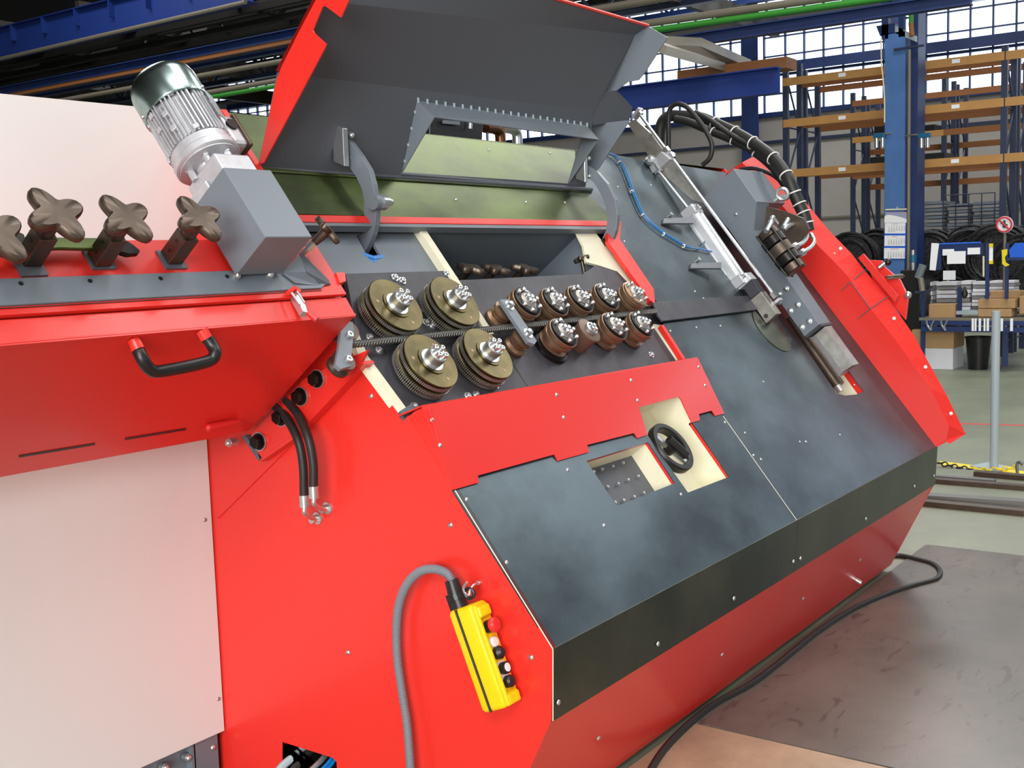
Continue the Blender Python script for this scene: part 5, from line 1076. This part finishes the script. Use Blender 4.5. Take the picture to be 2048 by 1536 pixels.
c = PX(1532, 632, WX-.011); part('pin', MB().cyl(c, c-E1*.002, .011, n=16), IRON, pb3)
gd = solo('guide_strip', MB().prism([U(*p, .004) for p in ((1302, 607), (1420, 598), (1500, 593), (1540, 600), (1536, 618), (1430, 632), (1322, 645), (1312, 632))], E3*.010), PLATE, 'grey flat guide strip crossing the steel cover from rollers to cylinder', 'guide strip', bev=.002)
sw = solo('swivel_disc', MB().lathe(U(1543, 660, .0), E3, [(.0, .0005), (.13, .0005), (.13, .003), (.126, .004), (.0, .004)], 48), STEEL, 'round flush steel disc under the pressure finger', 'disc', smooth=True)
# ring guard
NG = [(1.905, .085, .22), (1.85, .12, .225), (1.7, .15, .235), (1.497, .19, .235), (1.18, .215, .268), (.95, .215, .275), (.795, .205, .272), (.54, .175, .235), (.355, .15, .203), (.15, .115, .17), (-.02, .09, .148)]
XG = 6.14
rg_ = thing('curved_guard', 'big curved red guard along the far end of the sloping cover', 'guard', S(XG, .9, 0))
low = [S(XG, 1.905, -.02)]+[PX(x, y, XG) for x, y in ((1484, 325), (1530, 372), (1585, 435), (1630, 485), (1671, 526), (1695, 552), (1741, 617), (1794, 684), (1821, 721), (1862, 778), (1898, 852))]+[PX(1893, 884, XG), S(XG, .0, -.02)]
part('inner_band', MB().prism(low, E1*.006), RED, rg_)
fl = MB(); n_ = len(NG)
CP = [(1484, 325), (1530, 372), (1585, 435), (1630, 485), (1671, 526), (1695, 552), (1741, 617), (1794, 684), (1821, 721), (1862, 778), (1898, 852)]; OP = [(1515, 308), (1567, 356), (1620, 415), (1658, 461), (1703, 507), (1722, 532), (1775, 595), (1826, 668), (1850, 712), (1893, 790), (1930, 866)]
ins = [PX(x, y, XG) for x, y in CP]; outs = [PX(x, y, XG+.08) for x, y in OP]
for i in range(n_-1): fl.hexa([ins[i], ins[i+1], outs[i+1], outs[i], ins[i]+E1*.006-E3*.004, ins[i+1]+E1*.006-E3*.004, outs[i+1]-E3*.006, outs[i]-E3*.006])
part('outer_band', fl, RED, rg_)
part('end_tab', MB().hexa([PX(1896, 872, XG), PX(1899, 888, XG), PX(1931, 868, XG+.08), PX(1929, 862, XG+.08), PX(1896, 848, XG)-E3*0, PX(1896, 872, XG)+E1*.005, PX(1931, 868, XG+.08)+E1*.005, PX(1929, 862, XG+.08)+E1*.005]) if 0 else MB().prism([PX(1896, 850, XG), PX(1891, 880, XG), PX(1899, 888, XG), PX(1931, 868, XG+.08), PX(1930, 864, XG+.08)], E1*.005), RED, rg_)
screws(rg_, [PX(x, y, XG+.03) for x, y in ((1681, 497), (1668, 508), (1788, 637), (1775, 647), (1851, 734), (1837, 745), (1902, 827), (1887, 837))], N(-E1+E3*.5), .010, m=WHT)
for a, b in (((1690, 575), (1732, 538)), ((1722, 636), (1790, 588)),): pass
def jl(*pp): part('joint_line', MB().tube([PX(x, y, X_) for x, y, X_ in pp], .0025, 5), DGREY, rg_)
jl((1682, 582, XG-.002), (1700, 565, XG-.002), (1735, 536, XG+.07)); jl((1715, 638, XG-.002), (1741, 617, XG-.002), (1778, 592, XG+.07)); jl((1701, 564, XG-.002), (1741, 617, XG-.002))
lg = thing('guard_latch', 'red latch plate with spring on the outer edge of the curved guard', 'latch', PX(1780, 560, XG+.2))
part('latch_plate', MB().prism([PX(x, y, XG+.06) for x, y in ((1716, 516), (1726, 507), (1796, 592), (1790, 605))], E1*.02), RED, lg, bev=.002)
part('latch_bracket', MB().prism([PX(x, y, XG+.14) for x, y in ((1733, 520), (1763, 521), (1768, 533), (1800, 560), (1812, 585), (1816, 600), (1811, 640), (1785, 610), (1745, 560))], E1*.02), RED, lg, bev=.002)
part('spring', MB().tube([PX(1776, 554, XG+.10)+T((.01*math.cos(k_), .014*math.sin(k_), .0))+(PX(1806, 552, XG+.10)-PX(1776, 554, XG+.10))*k_/60 for k_ in np.linspace(0, 60, 160)], .004, 5), IRON, lg)
part('spring_core', MB().cyl(PX(1776, 555, XG+.10), PX(1806, 552, XG+.10), .012), PIPE, lg, smooth=True)
part('toggle', MB().cyl(PX(1757, 536, XG+.10), PX(1772, 524, XG+.12), .012, n=10), CHROME, lg, smooth=True); part('latch_end', MB().ball(PX(1816, 590, XG+.12), .02), CHROME, lg, smooth=True); part('toggle_knob', MB().ball(PX(1776, 524, XG+.12), .02), BLK, lg, smooth=True)
# hose bundle over the far end
def hose(pts, X, r_, lab, m_=RUB, ties=(), name='hose_bundle'):
    Xs = X if hasattr(X, '__len__') else [X]*len(pts)
    P_ = smooth_path([PX(x, y, xx) for (x, y), xx in zip(pts, Xs)], 8); h = thing(name, lab, 'hose', P_[0])
    part('hose', MB().tube(P_, r_, 12), m_, h, smooth=True)
    for t in ties:
        i = int(t*(len(P_)-2)); d_ = N(P_[i+1]-P_[i]); rr = (r_[i] if hasattr(r_, '__len__') else r_)
        part('cable_tie', MB().ring(P_[i], d_, rr+.003, .004, 20, 5), WHT, h, smooth=True)
    return h
hose([(1617, 462), (1608, 430), (1592, 395), (1575, 355), (1550, 320), (1515, 292), (1475, 268), (1430, 247), (1400, 235), (1365, 232), (1338, 233), (1322, 250), (1318, 300), (1316, 330)], (5.75, 5.75, 5.75, 5.75, 5.8, 5.85, 5.9, 5.95, 6, 6, 6, 6, 6, 6), .032, 'thick black hose bundle with white ties arching over the red guard', ties=(.04, .09, .135, .18, .25, .33, .41, .48, .55))
hose([(1612, 440), (1595, 405), (1570, 370), (1545, 335), (1505, 302), (1460, 278), (1420, 262), (1380, 245), (1350, 238)], 5.9, .022, 'second black hose along the thick bundle', ties=(.5, .62, .75))
hose([(1338, 330), (1337, 270), (1338, 225), (1350, 209), (1370, 212), (1390, 232), (1412, 262), (1424, 290), (1420, 315), (1405, 330)], 5.6, .013, 'single black hose looping up to the right of the piston rod')
hose([(1390, 224), (1420, 240), (1460, 268), (1500, 290)], 5.85, .014, 'short black hose leaving the bundle above the loop')
hose([(1480, 339), (1510, 337), (1545, 350), (1570, 372)], 5.95, .011, 'thin black hose crossing the top of the red guard')
# blue air tubes
def atube(pts, m_, lab, w_=.012, r_=.0036, grp='air tubes on the steel cover', ties=()):
    P_ = smooth_path([U(x, y, w_) for x, y in pts], 6); h = thing('air_tube', lab, 'tube', P_[0], grp); part('tube', MB().tube(P_, r_, 6), m_, h, smooth=True)
    for i in ties: part('tie', MB().ring(P_[i], N(P_[i+1]-P_[i]), r_+.004, .003, 12, 5), WHT, h)
tp = [(1208, 305), (1228, 313), (1243, 332), (1255, 360), (1268, 395), (1285, 430), (1315, 460), (1350, 482), (1375, 495), (1400, 495), (1410, 480), (1416, 455), (1408, 430), (1400, 418)]
atube(tp, TEAL, 'teal air tube sweeping down the far steel cover to the cylinder', ties=(10, 22, 30, 38, 46)); atube([(x+4, y-1) for x, y in tp[:9]]+[(1410, 500), (1440, 508), (1460, 520), (1475, 535)], BLUEP, 'blue air tube beside the teal one ending at the lower cylinder cap')
# things seen through the hood window
hs = thing('hydraulic_unit', 'black hydraulic unit seen through the hood window', 'hydraulic unit', PY(915, 285, 3.7))
part('unit_block', MB().prism([PY(x, y, 3.7) for x, y in ((862, 232), (968, 240), (965, 290), (860, 285))], (0, .3, 0)), BLK, hs, bev=.01)
part('unit_shelf', MB().prism([PY(x, y, 3.68) for x, y in ((888, 240), (920, 243), (920, 250), (888, 247))], (0, .01, 0)), GREY, hs)
part('unit_valve', MB().cyl(PY(940, 258, 3.68), PY(941, 240, 3.68), .012), CHROME, hs, smooth=True)
for x, l in ((1000, 'left'), (1034, 'right')):
    solo('chrome_elbow_pipe', MB().tube(smooth_path([PY(x-30, 255, 3.8), PY(x-10, 258, 3.8), PY(x, 268, 3.8), PY(x+1, 300, 3.8)], 5), .03, 12), CHROME if l == 'right' else COPPER, l+' shiny elbow pipe seen through the hood window', 'pipe', smooth=True)
# black cable on the floor
fc = smooth_path([PZ(x, y, .014) for x, y in ((1770, 1112), (1800, 1111), (1840, 1120), (1866, 1128), (1880, 1142), (1872, 1158), (1830, 1170), (1770, 1190), (1700, 1222), (1630, 1268), (1560, 1325), (1500, 1370), (1440, 1402), (1400, 1430), (1355, 1470), (1320, 1510), (1290, 1560))], 6)
solo('floor_cable', MB().tube(fc, .014, 8), RUB, 'black cable winding along the floor at the foot of the machine', 'cable', smooth=True)
